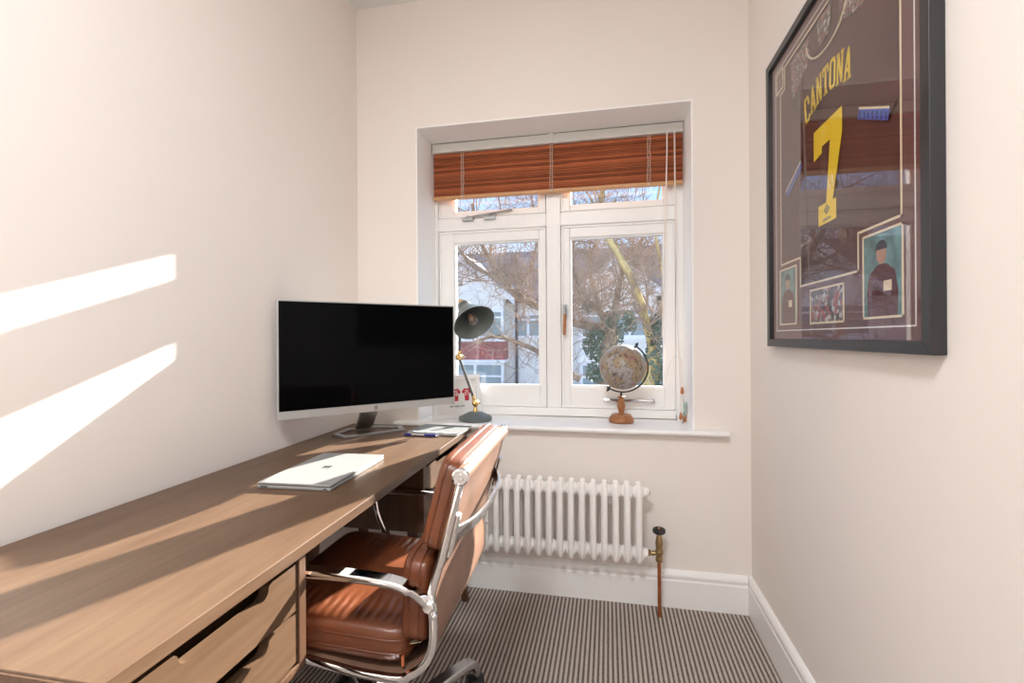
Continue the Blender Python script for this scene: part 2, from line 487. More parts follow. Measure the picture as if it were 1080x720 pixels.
    def sphere(self, c, r, seg=24, rings=14, sc=(1, 1, 1)):
        c = Vector(c); vs = []; fs = []
        for i in range(rings + 1):
            th = pi * i / rings
            for k in range(seg):
                a = 2 * pi * k / seg
                vs.append(c + Vector((sin(th) * cos(a) * r * sc[0], sin(th) * sin(a) * r * sc[1], cos(th) * r * sc[2])))
        for i in range(rings):
            for k in range(seg):
                k2 = (k + 1) % seg
                fs.append((i * seg + k, (i + 1) * seg + k, (i + 1) * seg + k2, i * seg + k2))
        return self.add(vs, fs)

    def pad(self, c, ax, ay, az, hx, hy, hz, p=0.28, nu=40, nv=20, fn=None):
        """cushion: superellipsoid with half sizes along three axes"""
        c = Vector(c); ax, ay, az = Vector(ax), Vector(ay), Vector(az)
        f = lambda w, e: sgn(w) * abs(w) ** e
        vs = []; fs = []
        for i in range(nv + 1):
            v = -pi / 2 + pi * i / nv
            for k in range(nu):
                u = -pi + 2 * pi * k / nu
                x = f(cos(v), p) * f(cos(u), p); y = f(cos(v), p) * f(sin(u), p); z = f(sin(v), p * 1.6)
                if fn: x, y, z = fn(x, y, z)
                vs.append(c + ax * x * hx + ay * y * hy + az * z * hz)
        for i in range(nv):
            for k in range(nu):
                k2 = (k + 1) % nu
                fs.append((i * nu + k, i * nu + k2, (i + 1) * nu + k2, (i + 1) * nu + k))
        return self.add(vs, fs)

    def build(self, name, material, parent=None, smooth=False, bevel=0.0, kind=None, fix=True, angle=None):
        me = bpy.data.meshes.new(name)
        me.from_pydata(self.v, [], self.f)
        if fix:
            bm = bmesh.new(); bm.from_mesh(me)
            bmesh.ops.remove_doubles(bm, verts=bm.verts, dist=1e-6)
            bmesh.ops.recalc_face_normals(bm, faces=bm.faces)
            bm.to_mesh(me); bm.free()
        me.materials.append(MAT[material] if isinstance(material, str) else material)
        if smooth:
            for p in me.polygons: p.use_smooth = True
            if angle is None: angle = 40
            try: me.set_sharp_from_angle(angle=R_(angle))
            except Exception: pass
        o = bpy.data.objects.new(name, me); COL.objects.link(o)
        if parent: o.parent = parent
        if bevel:
            b = o.modifiers.new('bevel', 'BEVEL'); b.width = bevel; b.segments = 2; b.limit_method = 'ANGLE'
        if kind: o['kind'] = kind
        return o


def tag(o, label=None, cat=None, group=None, kind=None):
    if label: o['label'] = label
    if cat: o['category'] = cat
    if group: o['group'] = group
    if kind: o['kind'] = kind
    return o


def thing(name, label, cat, loc=(0, 0, 0), rz=0.0, group=None, kind=None):
    o = bpy.data.objects.new(name, None); COL.objects.link(o)
    o.location = loc; o.rotation_euler = (0, 0, rz); o.empty_display_size = 0.1
    return tag(o, label, cat, group, kind)


def share(o, parent, loc=(0, 0, 0), name=None):
    c = o.copy(); COL.objects.link(c); c.parent = parent; c.location = loc
    return c


def spline(pts, n=8):
    """Catmull-Rom through pts"""
    P = [Vector(p) for p in pts]; out = []
    for i in range(len(P) - 1):
        p0 = P[max(0, i - 1)]; p1 = P[i]; p2 = P[i + 1]; p3 = P[min(len(P) - 1, i + 2)]
        for k in range(n):
            t = k / n
            out.append(0.5 * ((2 * p1) + (p2 - p0) * t + (2 * p0 - 5 * p1 + 4 * p2 - p3) * t * t + (3 * p1 - p0 - 3 * p2 + p3) * t ** 3))
    out.append(P[-1])
    return out


# ================================================================== THE ROOM
XL, XR, YB, YF, ZC = -1.19, 0.573, 2.09, -1.25, 2.735
RX0, RX1, RZ0, RZ1 = -0.885, 0.353, 0.73, 2.137         # window opening
YO = 2.43                                                # outer face of the wall


def structure(o, label, cat='wall'):
    return tag(o, label, cat, kind='structure')


structure(MB().box(XL - .1, XR + .1, YF - .1, YO, -.12, 0).build('floor', 'striped_carpet'), 'beige and brown striped loop carpet', 'floor')
structure(MB().box(XL - .1, XR + .1, YF - .1, YO, ZC, ZC + .12).build('ceiling', 'ceiling_paint'), 'plain white ceiling', 'ceiling')
structure(MB().box(XL - .12, XL, YF, YO, 0, ZC).build('wall_left', 'wall_paint'), 'pale pink painted wall behind the desk with sun patches')
structure(MB().box(XR, XR + .12, YF, YO, 0, ZC).build('wall_right', 'wall_paint'), 'pale pink painted wall with the framed jersey')
w = MB()
w.box(XL, RX0, YB, YO, 0, ZC); w.box(RX1, XR, YB, YO, 0, ZC)
w.box(RX0, RX1, YB, YO, 0, RZ0); w.box(RX0, RX1, YB, YO, RZ1, ZC)
structure(w.build('wall_back', 'wall_paint'), 'pale pink painted wall around the window')
structure(MB().box(XL - .12, XR + .12, YF - .12, YF, 0, ZC).build('wall_front', 'wall_paint'), 'pale pink painted wall behind the viewer')


def skirting(name, p0, p1, nrm, label):
    """p0->p1 along the wall at floor level, nrm into the room"""
    p0 = Vector((*p0, 0)); p1 = Vector((*p1, 0)); nrm = Vector((*nrm, 0))
    prof = [(0, 0), (.018, 0), (.018, .112), (.0155, .118), (.0155, .124), (.017, .128), (.0165, .137), (.012, .146), (.006, .152), (0, .155)]
    b = MB(); n = len(prof)
    vs = [p0 + nrm * d + Vector((0, 0, z)) for d, z in prof] + [p1 + nrm * d + Vector((0, 0, z)) for d, z in prof]
    fs = [tuple(range(n)), tuple(range(n, 2 * n))] + [(i, (i + 1) % n, n + (i + 1) % n, n + i) for i in range(n)]
    b.add(vs, fs)
    return structure(b.build(name, 'white_gloss'), label, 'baseboard')


skirting('baseboard_back', (XL + .018, YB), (XR - .018, YB), (0, -1), 'white moulded baseboard under the radiator')
skirting('baseboard_right', (XR, YF), (XR, YB), (-1, 0), 'white moulded baseboard along the jersey wall')
skirting('baseboard_left', (XL, YF), (XL, YB), (1, 0), 'white moulded baseboard behind the desk')
# door behind the viewer
d1 = thing('door_1', 'white panelled door behind the viewer', 'door', (-.3, YF + .001, 0), kind='structure')
MB().box(-.38, .38, 0, .035, .005, 1.98).build('door_leaf', 'white_gloss', d1, bevel=.003)
for x in (-.19, .19):
    for (z0, z1) in ((.2, .8), (1.0, 1.8)):
        MB().box(x - .13, x + .13, .035, .043, z0, z1).build('door_panel', 'white_gloss', d1, bevel=.004)
MB().box(-.46, -.385, 0, .03, 0, 2.06).box(.385, .46, 0, .03, 0, 2.06).box(-.385, .385, 0, .03, 1.985, 2.06).build('door_architrave', 'white_gloss', d1, bevel=.004)
MB().sphere((.32, .075, 1.0), .027).tube([(.32, .03, 1), (.32, .06, 1)], .01).build('door_knob', 'brass', d1, smooth=True)

# reveal lining, white painted
t = MB()
t.box(RX0, RX0 + .006, YB - .002, 2.32, RZ0, RZ1 - .006); t.box(RX1 - .006, RX1, YB - .002, 2.32, RZ0, RZ1 - .006)
t.box(RX0, RX1, YB - .002, 2.32, RZ1 - .006, RZ1)
structure(t.build('trim_1', 'white_reveal'), 'white painted reveal around the window opening', 'trim')

# ------------------------------------------------------------------ window
win = thing('window_1', 'white painted casement window with two tall panes and two small top panes', 'window', (0, 0, 0), kind='structure')
# sill board with rounded nose and horned ends
sill = MB()
prof = [(2.34, .728), (2.055, .728), (2.048, .731), (2.045, .739), (2.048, .747), (2.055, .750), (2.34, .750)]
n = len(prof)
# inner slab inside the reveal
sill.add([(RX0, y, z) for y, z in prof] + [(RX1, y, z) for y, z in prof],
         [tuple(range(n)), tuple(range(n, 2 * n))] + [(i, (i + 1) % n, n + (i + 1) % n, n + i) for i in range(n)])
prof2 = [(YB, .728)] + prof[1:6] + [(YB, .750)]
n = len(prof2)
for xa, xb in ((-.99, RX0), (RX1, .482)):
    sill.add([(xa, y, z) for y, z in prof2] + [(xb, y, z) for y, z in prof2],
             [tuple(range(n)), tuple(range(n, 2 * n))] + [(i, (i + 1) % n, n + (i + 1) % n, n + i) for i in range(n)])
sill.build('window_sill', 'white_gloss', win, bevel=.002)
fy0, fy1 = 2.322, 2.42
fr = MB()
fr.box(RX0, -.863, fy0, fy1, .75, RZ1); fr.box(.315, RX1, fy0, fy1, .75, RZ1)
fr.box(-.863, .315, fy0, fy1, 2.10, RZ1); fr.box(-.863, .315, fy0, fy1, .75, .792)
fr.build('frame', 'white_gloss', win, bevel=.003)
MB().box(-.298, -.227, fy0, fy1, .792, 2.10).build('mullion', 'white_gloss', win, bevel=.004)
MB().box(-.863, -.298, fy0, fy1, 1.692, 1.760).box(-.227, .315, fy0, fy1, 1.692, 1.760).build('transom', 'white_gloss', win, bevel=.004)


def sash(x0, x1, z0, z1, gx0, gx1, gz0, gz1, yf):
    """one casement: outer rectangle, glass rectangle, front plane"""
    b = MB()
    y1 = yf + .045
    b.box(x0, gx0, yf, y1, z0, z1); b.box(gx1, x1, yf, y1, z0, z1)
    b.box(gx0, gx1, yf, y1, z0, gz0); b.box(gx0, gx1, yf, y1, gz1, z1)
    o = b.build('sash', 'white_gloss', win, bevel=.004)
    # glazing bead set back
    q = .007
    b = MB()
    b.box(gx0, gx0 + q, yf + .012, y1 - .005, gz0, gz1); b.box(gx1 - q, gx1, yf + .012, y1 - .005, gz0, gz1)
    b.box(gx0 + q, gx1 - q, yf + .012, y1 - .005, gz0, gz0 + q); b.box(gx0 + q, gx1 - q, yf + .012, y1 - .005, gz1 - q, gz1)
    b.build('glazing_bead', 'white_gloss', o)
    MB().box(gx0 + q, gx1 - q, yf + .024, yf + .028, gz0 + q, gz1 - q).build('pane', 'window_glass', o)
    # raised outer lip of the casement
    l = .010
    b = MB()
    b.box(x0 + .001, x0 + l, yf - .008, yf, z0 + .001, z1 - .001); b.box(x1 - l, x1 - .001, yf - .008, yf, z0 + .001, z1 - .001)
    b.box(x0 + l, x1 - l, yf - .008, yf, z0 + .001, z0 + l); b.box(x0 + l, x1 - l, yf - .008, yf, z1 - l, z1 - .001)
    b.build('sash_lip', 'white_gloss', o, bevel=.002)
    return o


sL = sash(-.861, -.300, .794, 1.690, -.783, -.335, .896, 1.633, 2.334)
sR = sash(-.225, .313, .794, 1.690, -.183, .265, .896, 1.633, 2.334)
sTL = sash(-.861, -.300, 1.762, 2.098, -.783, -.335, 1.790, 2.07, 2.334)
sTR = sash(-.225, .313, 1.762, 2.098, -.183, .265, 1.790, 2.07, 2.334)
# lever handle on the right casement
hb = MB().box(-.216, -.198, 2.318, 2.334, 1.232, 1.302)
hb.tube([(-.207, 2.325, 1.287), (-.207, 2.300, 1.287)], .010, 12)
hb.tube([(-.207, 2.302, 1.297), (-.207, 2.300, 1.255)], [.009, .007], 10)
hd = hb.build('handle', 'steel_grey', sR, smooth=True)
MB().tube([(-.207, 2.300, 1.256), (-.208, 2.297, 1.20), (-.209, 2.297, 1.152)], [.0065, .0085, .0065], 10).build('handle_grip', 'globe_wood', hd, smooth=True)
# casement stay on the top left casement
st = MB()
st.tube([(-.72, 2.312, 1.752), (-.63, 2.305, 1.762), (-.52, 2.310, 1.776), (-.47, 2.325, 1.787)], .0055, 8)
for x, z in ((-.70, 1.748), (-.585, 1.750)):
    st.box(x - .028, x + .028, 2.306, 2.322, z - .009, z + .006)
    st.tube([(x, 2.312, z), (x, 2.312, z + .016)], .007, 8)
st.build('casement_stay', 'steel_grey', win, smooth=True)
st = MB()
st.tube([(-.02, 2.318, .838), (.10, 2.314, .838), (.20, 2.312, .836)], .0075, 8)
st.sphere((.205, 2.312, .836), .012, 12, 8)
st.box(.02, .07, 2.312, 2.326, .826, .838)
st.build('casement_stay', 'polished_aluminium', win, smooth=True)

# ================================================================== VENETIAN BLIND
bl = thing('venetian_blind', 'reddish wooden venetian blind drawn up at the window top', 'blind', (-.266, 2.29, 2.13))
BX0, BX1 = -.607, .610
h = MB().box(BX0, BX1, -.02, .02, -.047, -.003)
h.build('headrail', 'headrail', bl, bevel=.002)
MB().box(BX0 - .003, BX1 + .003, -.012, .021, -.002, .003).build('headrail_bracket', 'black_plastic', bl)
NS = 19
slat0 = None
zs0, zs1 = -.056, -.258
for k in range(NS):
    z = zs0 + (zs1 - zs0) * k / (NS - 1)
    if slat0 is None:
        # gently crowned slat
        b = MB(); prof = []
        for i in range(5):
            u_ = -1 + i * .5
            prof.append((u_ * .0125, .0022 * (1 - u_ * u_)))
        a = R_(58)
        pr = [(y * cos(a) - zz * sin(a), y * sin(a) + zz * cos(a)) for y, zz in prof]
        pr2 = [(y * cos(a) - (zz - .0026) * sin(a), y * sin(a) + (zz - .0026) * cos(a)) for y, zz in prof][::-1]
        pp = pr + pr2; n = len(pp)
        b.add([(BX0 + .002, y, zz) for y, zz in pp] + [(BX1 - .002, y, zz) for y, zz in pp],
              [tuple(range(n)), tuple(range(n, 2 * n))] + [(i, (i + 1) % n, n + (i + 1) % n, n + i) for i in range(n)])
        slat0 = b.build('slat', 'blind_wood', bl); slat0.location = (0, 0, z)
    else:
        s2 = share(slat0, bl, (0, 0, z))
        s2.rotation_euler = (random.uniform(-.10, .10), 0, 0)
        s2.location.y += random.uniform(-.0025, .0025); s2.location.z += random.uniform(-.001, .001)
MB().box(BX0 + .002, BX1 - .002, -.014, .014, -.284, -.268).build('bottom_rail', 'blind_rail_wood', bl, bevel=.003)
for x in (-.449, .001, .457):
    b = MB()
    for dx in (-.006, .006):
        pts = []
        for k in range(26):
            z = -.048 + (-.272 + .048) * k / 25
            pts.append((x + dx + random.uniform(-.002, .002), -.0165, z))
        b.tube(pts, .0013, 5)
    for k in range(NS):
        z = zs0 + (zs1 - zs0) * k / (NS - 1)
        b.tube([(x - .006, -.0168, z), (x + .006, -.0168, z - .003)], .0009, 4)
    b.sphere((x, -.016, -.276), .006, 8, 6)
    b.build('ladder_cord', 'cord', bl)
MB().box(-.011, .011, -.024, -.020, -.046, .003).build('headrail_clip', 'headrail', bl).location = (.001, 0, 0)
# tilt wand and pull cords
MB().tube([(.537, -.030, -.045), (.536, -.031, -.15), (.527, -.032, -.45), (.517, -.030, -.80), (.510, -.030, -.985)], .0030, 8).build('tilt_wand', 'cord_pale', bl, smooth=True)
b = MB()
b.tube(spline([(.568, -.028, -.045), (.570, -.03, -.5), (.578, -.03, -.95), (.592, -.03, -1.15), (.596, -.03, -1.22)], 6), .0016, 5)
b.tube(spline([(.572, -.026, -.045), (.573, -.03, -.5), (.580, -.03, -1.0), (.588, -.03, -1.22), (.590, -.028, -1.335)], 6), .0016, 5)
b.tube(spline([(.596, -.03, -1.24), (.600, -.028, -1.30), (.608, -.03, -1.345)], 6), .0013, 5)
b.tube(spline([(.596, -.026, -1.13), (.59, -.02, -1.09), (.565, -.012, -1.085), (.54, -.01, -1.13), (.525, -.01, -1.20), (.505, -.012, -1.24), (.47, -.012, -1.23), (.445, -.012, -1.18)], 6), .0013, 5)
b.build('pull_cord', 'cord_pale', bl, smooth=True)
for (x, z) in ((.596, -1.235), (.590, -1.352), (.611, -1.362)):
    MB().lathe([(.002, .016), (.0055, .012), (.0062, .004), (.0085, -.004), (.0085, -.012), (.005, -.017)], (x, -.030, z), seg=14).build('cord_tassel', 'acorn_wood', bl, smooth=True)

tg = thing('swing_tag', 'small green swing tag standing by the blind cords', 'tag', (.338, 2.25, .75), R_(78))
MB().box(-.022, .022, -.001, .001, .036, .092).build('card', 'green_card', tg)
MB().box(-.010, .010, -.0016, -.001, .060, .064).box(-.007, .007, -.0016, -.001, .053, .056).build('print', 'paper', tg)
MB().tube([(-.018, .004, .0), (-.014, .002, .05)], .0022, 6).build('stick', 'leg_wood', tg)

# ================================================================== RADIATOR
rad = thing('column_radiator', 'white column radiator on the wall below the window', 'radiator', (-.245, 1.995, .0))
NSEC = 17
sx0 = .118 + .245
P = .0457
sec = MB()
zb, zt = .238, .522
for y in (-.034, .034):
    pts = [(0, y * .55, zb - .013), (0, y * .85, zb - .002), (0, y, zb + .030), (0, y, zt - .030), (0, y * .85, zt + .002), (0, y * .55, zt + .013)]
    sec.tube(pts, [.0105, .0138, .0135, .0135, .0138, .0105], 12)
for z in (zb + .018, zt - .018):
    sec.lathe([(.021, -.0225), (.026, -.016), (.0275, -.006), (.0275, .006), (.026, .016), (.021, .0225)], (0, 0, z), (1, 0, 0), 16)
    sec.tube([(0, -.034, z - .004), (0, .034, z - .004)], .0165, 12)
s0 = sec.build('radiator_section', 'white_enamel', rad, smooth=True, fix=False)
s0.location = (sx0, 0, 0)
for k in range(1, NSEC):
    share(s0, rad, (sx0 - k * P, 0, 0))
MB().lathe([(.02, 0), (.02, .012), (.013, .016), (.013, .02)], (sx0 + .0225, 0, zt - .018), (1, 0, 0), 16).build('end_plug', 'white_enamel', rad, smooth=True)
MB().lathe([(.008, 0), (.008, .003)], (sx0 + .0425, 0, zt - .018), (1, 0, 0), 12).build('bleed_valve', 'black_plastic', rad)
MB().lathe([(.02, 0), (.02, .008), (.016, .014)], (sx0 + .0225, 0, zb + .018), (1, 0, 0), 16).build('end_plug', 'white_enamel', rad, smooth=True)
for k in (2, 13):
    MB().box(-.012, .012, .03, .094, -.015, .015).build('wall_bracket', 'white_enamel', rad).location = (sx0 - (k + .5) * P, 0, zt - .07)

val = thing('radiator_valve', 'brass radiator valve with dark wheel on a copper pipe', 'valve', (.199, 1.998, 0))
MB().tube([(0, 0, 0.0), (0, 0, .232)], .0075, 14).build('pipe', 'copper_pipe', val, smooth=True)
MB().lathe([(.010, .222), (.0145, .226), (.0145, .240), (.011, .243), (.013, .250), (.0165, .257), (.0165, .268), (.013, .276), (.014, .285), (.0155, .300), (.012, .318), (.0085, .330), (.008, .340)], seg=20).build('valve_body', 'aged_brass', val, smooth=True)
MB().tube([(-.052, -.001, .257), (0, -.001, .257)], .008, 12).lathe([(.0125, 0), (.0135, .002), (.0135, .011), (.0125, .013)], (-.046, -.001, .257), (1, 0, 0), 6).lathe([(.011, 0), (.011, .008)], (-.028, -.001, .257), (1, 0, 0), 14).build('valve_union', 'aged_brass', val, smooth=True)
wheel = MB().lathe([(.006, .340), (.018, .338), (.0245, .343), (.026, .350), (.0245, .357), (.018, .360), (.010, .355), (.006, .357)], seg=24)
wheel.build('wheel_head', 'black_satin', val, smooth=True)
MB().lathe([(.005, .355), (.006, .360), (.004, .363)], seg=12).build('wheel_cap', 'copper_pipe', val, smooth=True)

# ================================================================== DESK
DT = .742
desk = thing('desk', 'long teak veneer desk with scooped drawers along the left wall', 'desk', (-.590, 1.235, 0), R_(.92))
top = MB().box(-.575, 0, -.80, .79, DT - .024, DT)
top.build('desktop', 'desk_wood', desk, bevel=.002)
MB().box(-.575, -.002, -.8035, -.8005, DT - .024, DT - .0015).build('end_lipping', 'desk_wood_vertical', desk)


def pedestal(y0, y1, splay_front):
    th = .022
    xf = -.014; zb = .488; zt_ = DT - .0245
    b = MB()
    b.box(-.55, xf, y0, y0 + th, zb, zt_); b.box(-.55, xf, y1 - th, y1, zb, zt_)
    b.box(-.55, xf, y0 + th, y1 - th, zb, zb + .016)
    b.box(-.55, -.53, y0 + th, y1 - th, zb + .016, zt_)
    b.box(-.53, xf - .03, y0 + th, y1 - th, zt_ - .012, zt_)
    b.build('pedestal_case', 'desk_wood_vertical', desk, bevel=.0015)
    zs = ((.610, .700), (.510, .604))
    for (z0, z1) in zs:
        a0, a1 = y0 + th + .003, y1 - th - .003
        cyy = (a0 + a1) / 2
        hw = (a1 - a0) * .27
        dep = .024
        poly = [(a0, z0), (a1, z0), (a1, z1)]
        # scooped finger pull
        q = []
        for k in range(7):
            t = k / 6 * pi / 2
            q.append((cyy + hw + .012 * (1 - sin(t)), z1 - .008 * (1 - cos(t))))
        for k in range(7):
            t = k / 6 * pi / 2
            q.append((cyy + hw - .020 + .020 * cos(t), z1 - dep + .016 - .016 * sin(t)))
        q2 = [(2 * cyy - y, z) for y, z in q[::-1]]
        poly += q + q2 + [(a0, z1)]
        d = MB().prism(poly, lambda a, b_, dd: (dd, a, b_), xf - .022, xf - .003).build('drawer', 'desk_wood', desk)
        MB().box(-.50, xf - .023, a0 + .006, a0 + .016, z0 + .004, z1 - .030).box(-.50, xf - .023, a1 - .016, a1 - .006, z0 + .004, z1 - .030) \
            .box(-.50, xf - .023, a0 + .016, a1 - .016, z0 + .004, z0 + .010).box(-.51, -.50, a0 + .006, a1 - .006, z0 + .004, z1 - .030).build('drawer_box', 'desk_wood_vertical', d)
        MB().box(xf - .075, xf - .062, a0 + .017, a1 - .017, z0 + .011, z1 - .004).build('drawer_inner_front', 'desk_wood_vertical', d)
    return zb


def leg(tx, ty, bx, by, zb=.488):
    a, c = .020, .0125
    vs = [(bx + i * c, by + j * c, 0) for i, j in ((-1, -1), (1, -1), (1, 1), (-1, 1))] + \
         [(tx + i * a, ty + j * a, zb) for i, j in ((-1, -1), (1, -1), (1, 1), (-1, 1))]
    MB().add(vs, [(3, 2, 1, 0), (4, 5, 6, 7), (0, 1, 5, 4), (1, 2, 6, 5), (2, 3, 7, 6), (3, 0, 4, 7)]).build('leg', 'leg_wood', desk, bevel=.002)


pedestal(-.785, -.393, 1)
pedestal(.247, .775, 1)
for (ty, by) in ((-.73, -.752), (-.50, -.47), (.33, .305), (.70, .727)):
    leg(-.085, ty, -.012 if by > .7 else -.03, by)
    leg(-.47, ty, -.50, by)
MB().box(-.548, -.532, -.393, .247, .52, DT - .025).build('back_panel', 'desk_wood_vertical', desk)
MB().box(-.30, -.27, -.393, .247, DT - .05, DT - .025).build('stretcher_rail', 'desk_wood_vertical', desk)

# ================================================================== MONITOR
mL = Vector((-1.153, 1.468, 0)); mR = Vector((-.668, 1.988, 0))
mdir = (mR - mL).normalized()
mang = atan2(mdir.y, mdir.x)
mc = (mL + mR) / 2
mw = (mR - mL).length / 2
mon = thing('computer_monitor', 'large black-screened silver computer monitor standing on the desk', 'monitor', (mc.x, mc.y, DT), mang)
# local x along the screen, local -y towards the viewer
zb_, zt_ = .109, .541
MB().box(-mw, mw, 0, .012, zb_, zt_).build('casing', 'silver_plastic', mon, bevel=.003)
bulge = MB()
bulge.pad((0, .022, (zb_ + zt_) / 2 - .02), (1, 0, 0), (0, 0, 1), (0, 1, 0), mw * .55, .13, .022, p=.35)
bulge.build('rear_housing', 'silver_plastic', mon, smooth=True)
MB().box(-mw + .006, mw - .006, -.0022, -.0002, zb_ + .030, zt_ - .006).build('screen', 'black_screen', mon)
chin = MB().box(-mw, mw, -.0045, -.0002, zb_, zb_ + .029).build('chin_bezel', 'silver_plastic', mon, bevel=.001)
lg = MB()
for dx in (-.004, .003):
    lg.obox((dx, -.0052, zb_ + .0145), (1, 0, .35), (0, 1, 0), (0, 0, 1), .0011, .0006, .008)
lg.obox((-.0015, -.0052, zb_ + .015), (1, 0, 0), (0, 1, 0), (0, 0, 1), .0022, .0006, .0012)
lg.obox((.0055, -.0052, zb_ + .0195), (1, 0, 0), (0, 1, 0), (0, 0, 1), .0022, .0006, .0012)
lg.build('logo', 'dark_grey', chin)
pr = MB()
for k in range(8):
    pr.box(-mw + .02 + k * .018, -mw + .031 + k * .018, -.0050, -.0046, zb_ + .010, zb_ + .013)
pr.build('print', 'silver_plastic', chin)
# neck leaning back to the loop base
nb = Vector((-.02, .155, .010))
MB().sweep([(0, .03, .20), (0, .045, .165), (.006, .105, .085), (.014, .170, .034), (.018, .205, .016)], (1, 0, 0), .036, .010).build('neck', 'steel_grey', mon, smooth=True)
loop = [(-.070, .165), (.060, .165), (.150, .085), (.130, .0), (-.130, .0), (-.150, .085)]
loop = [(x + .022, y + .066) for x, y in loop]
b = MB()
n = len(loop)
cxl = sum(p[0] for p in loop) / n; cyl = sum(p[1] for p in loop) / n
inner = [(cxl + (x - cxl) * .84, cyl + (y - cyl) * .74) for x, y in loop]
vs = [(x, y, 0) for x, y in loop] + [(x, y, 0) for x, y in inner] + [(x, y, .009) for x, y in loop] + [(x, y, .009) for x, y in inner]
fs = []
for i in range(n):
    j = (i + 1) % n
    fs += [(i, j, n + j, n + i), (2 * n + i, 3 * n + i, 3 * n + j, 2 * n + j), (i, 2 * n + i, 2 * n + j, j), (n + i, n + j, 3 * n + j, 3 * n + i)]
b.add(vs, fs)
b.build('loop_base', 'steel_grey', mon, bevel=.0015)

# ================================================================== LAPTOP
lap = thing('laptop', 'closed pale silver laptop lying on the desk', 'laptop', (-.823, 1.262, DT), R_(2.5))
W2, D2 = .106, .163
MB().box(-W2, W2, -D2, D2, .001, .0095).build('base', 'laptop_silver', lap, bevel=.002)
MB().box(-W2 + .003, W2 - .003, -D2 + .003, D2 - .003, .0097, .0112).build('screen_edge', 'black_plastic', lap)
lid = MB().box(-W2, W2, -D2, D2, .0114, .0168).build('lid', 'laptop_silver', lap, bevel=.002)
b = MB()
for i in (-1, 1):
    for j in (-1, 1):
        b.box(i * .0065 - .0058, i * .0065 + .0058, j * .0065 - .0058, j * .0065 + .0058, .0168, .0171)
b.build('logo', 'dark_grey', lid)
for xa, xb in ((-W2 + .01, -W2 + .03), (W2 - .02, W2 - .012)):
    MB().box(xa, xb, -D2 - .0003, -D2 + .001, .004, .0075).build('port', 'black_plastic', lap)

# ================================================================== NOTEBOOK, PEN
nbk = thing('spiral_notebook', 'grey spiral-bound notebook at the far end of the desk', 'notebook', (-.708, 1.915, DT), R_(-3))
MB().box(-.112, .112, -.085, .088, .0, .0015).build('back_cover', 'dark_grey', nbk)
MB().box(-.110, .110, -.083, .086, .0017, .0085).build('pages', 'paper', nbk)
MB().box(-.112, .112, -.085, .088, .0087, .0100).build('front_cover', 'notebook_cover', nbk)
ring = None
for k in range(26):
    x = -.104 + k * .208 / 25
    if ring is None:
        pts = [(0, -.086 + .0075 * cos(a), .0062 + .0068 * sin(a)) for a in [i * 2 * pi / 12 for i in range(13)]]
        ring = MB().tube(pts, .0011, 5).build('binding_ring', 'silver_plastic', nbk, smooth=True)
        ring.location = (x, 0, 0)
    else:
        share(ring, nbk, (x, 0, 0))
pen = thing('ballpoint_pen', 'blue and silver ballpoint pen in front of the notebook', 'pen', (-.745, 1.800, DT + .0052), R_(-1))
MB().lathe([(.0045, -.075), (.005, -.07), (.005, -.045)], axis=(1, 0, 0), seg=12).build('end_cap', 'pen_blue', pen, smooth=True)
MB().lathe([(.005, -.045), (.0052, .0), (.0052, .012)], axis=(1, 0, 0), seg=12).build('barrel', 'polished_aluminium', pen, smooth=True)
MB().lathe([(.0052, .012), (.0056, .05), (.0045, .062)], axis=(1, 0, 0), seg=12).build('grip', 'pen_blue', pen, smooth=True)
MB().lathe([(.0045, .062), (.0012, .075), (.0006, .078)], axis=(1, 0, 0), seg=12).build('tip', 'polished_aluminium', pen, smooth=True)
MB().box(-.072, -.03, -.001, .001, .0048, .0066).build('clip', 'polished_aluminium', pen)

# ================================================================== OFFICE CHAIR
CH = Vector((-.289, .904, 0)); vv = Vector((-.0407, .9992, 0)); fu = Vector((-.9992, -.0407, 0))
co = CH + fu * .27 + vv * .2336
ch = thing('office_chair', 'tan leather soft-pad office chair with chrome frame at the desk', 'chair', (co.x, co.y, 0), atan2(-vv.x, vv.y))
HW = .2336
prof = [(.270, .860), (.251, .790), (.231, .712), (.211, .643), (.2045, .612), (.2085, .567), (.2070, .52), (.196, .487), (.177, .465),
        (.156, .451), (.134, .4415), (.08, .442), (.032, .446), (-.076, .461), (-.15, .470), (-.195, .473), (-.225, .466), (-.243, .447)]
pro = [(p.x, p.y) for p in spline([(a, b_, 0) for a, b_ in prof], 5)]
for sgy in (-1, 1):
    MB().sweep([(x, sgy * HW, z) for x, z in pro], (0, 1, 0), .0065, .0075).build('side_rail', 'chrome', ch, smooth=True)
# leather sling stretched between the rails
b = MB(); vs = []; fs = []
NY = 9
nP = len(pro)
for i, (x, z) in enumerate(pro):
    a = pro[max(0, i - 1)]; c = pro[min(nP - 1, i + 1)]
    t = Vector((c[0] - a[0], 0, c[1] - a[1])).normalized(); nr = Vector((t.z, 0, -t.x))
    for side in (-1, 1):
        for k in range(NY):
            y = (-1 + 2 * k / (NY - 1)) * (HW - .006)
            sag = .012 * (1 - (2 * k / (NY - 1) - 1) ** 2)
            p = Vector((x, y, z)) - nr * (.0035 * side) + nr * 0
            if i > nP * .5: p.z -= sag
            vs.append(p)
w_ = 2 * NY
for i in range(nP - 1):
    for k in range(NY - 1):
        fs.append((i * w_ + k, i * w_ + k + 1, (i + 1) * w_ + k + 1, (i + 1) * w_ + k))
        fs.append((i * w_ + NY + k, (i + 1) * w_ + NY + k, (i + 1) * w_ + NY + k + 1, i * w_ + NY + k + 1))
    fs.append((i * w_, (i + 1) * w_, (i + 1) * w_ + NY, i * w_ + NY))
    fs.append((i * w_ + NY - 1, i * w_ + 2 * NY - 1, (i + 1) * w_ + 2 * NY - 1, (i + 1) * w_ + NY - 1))
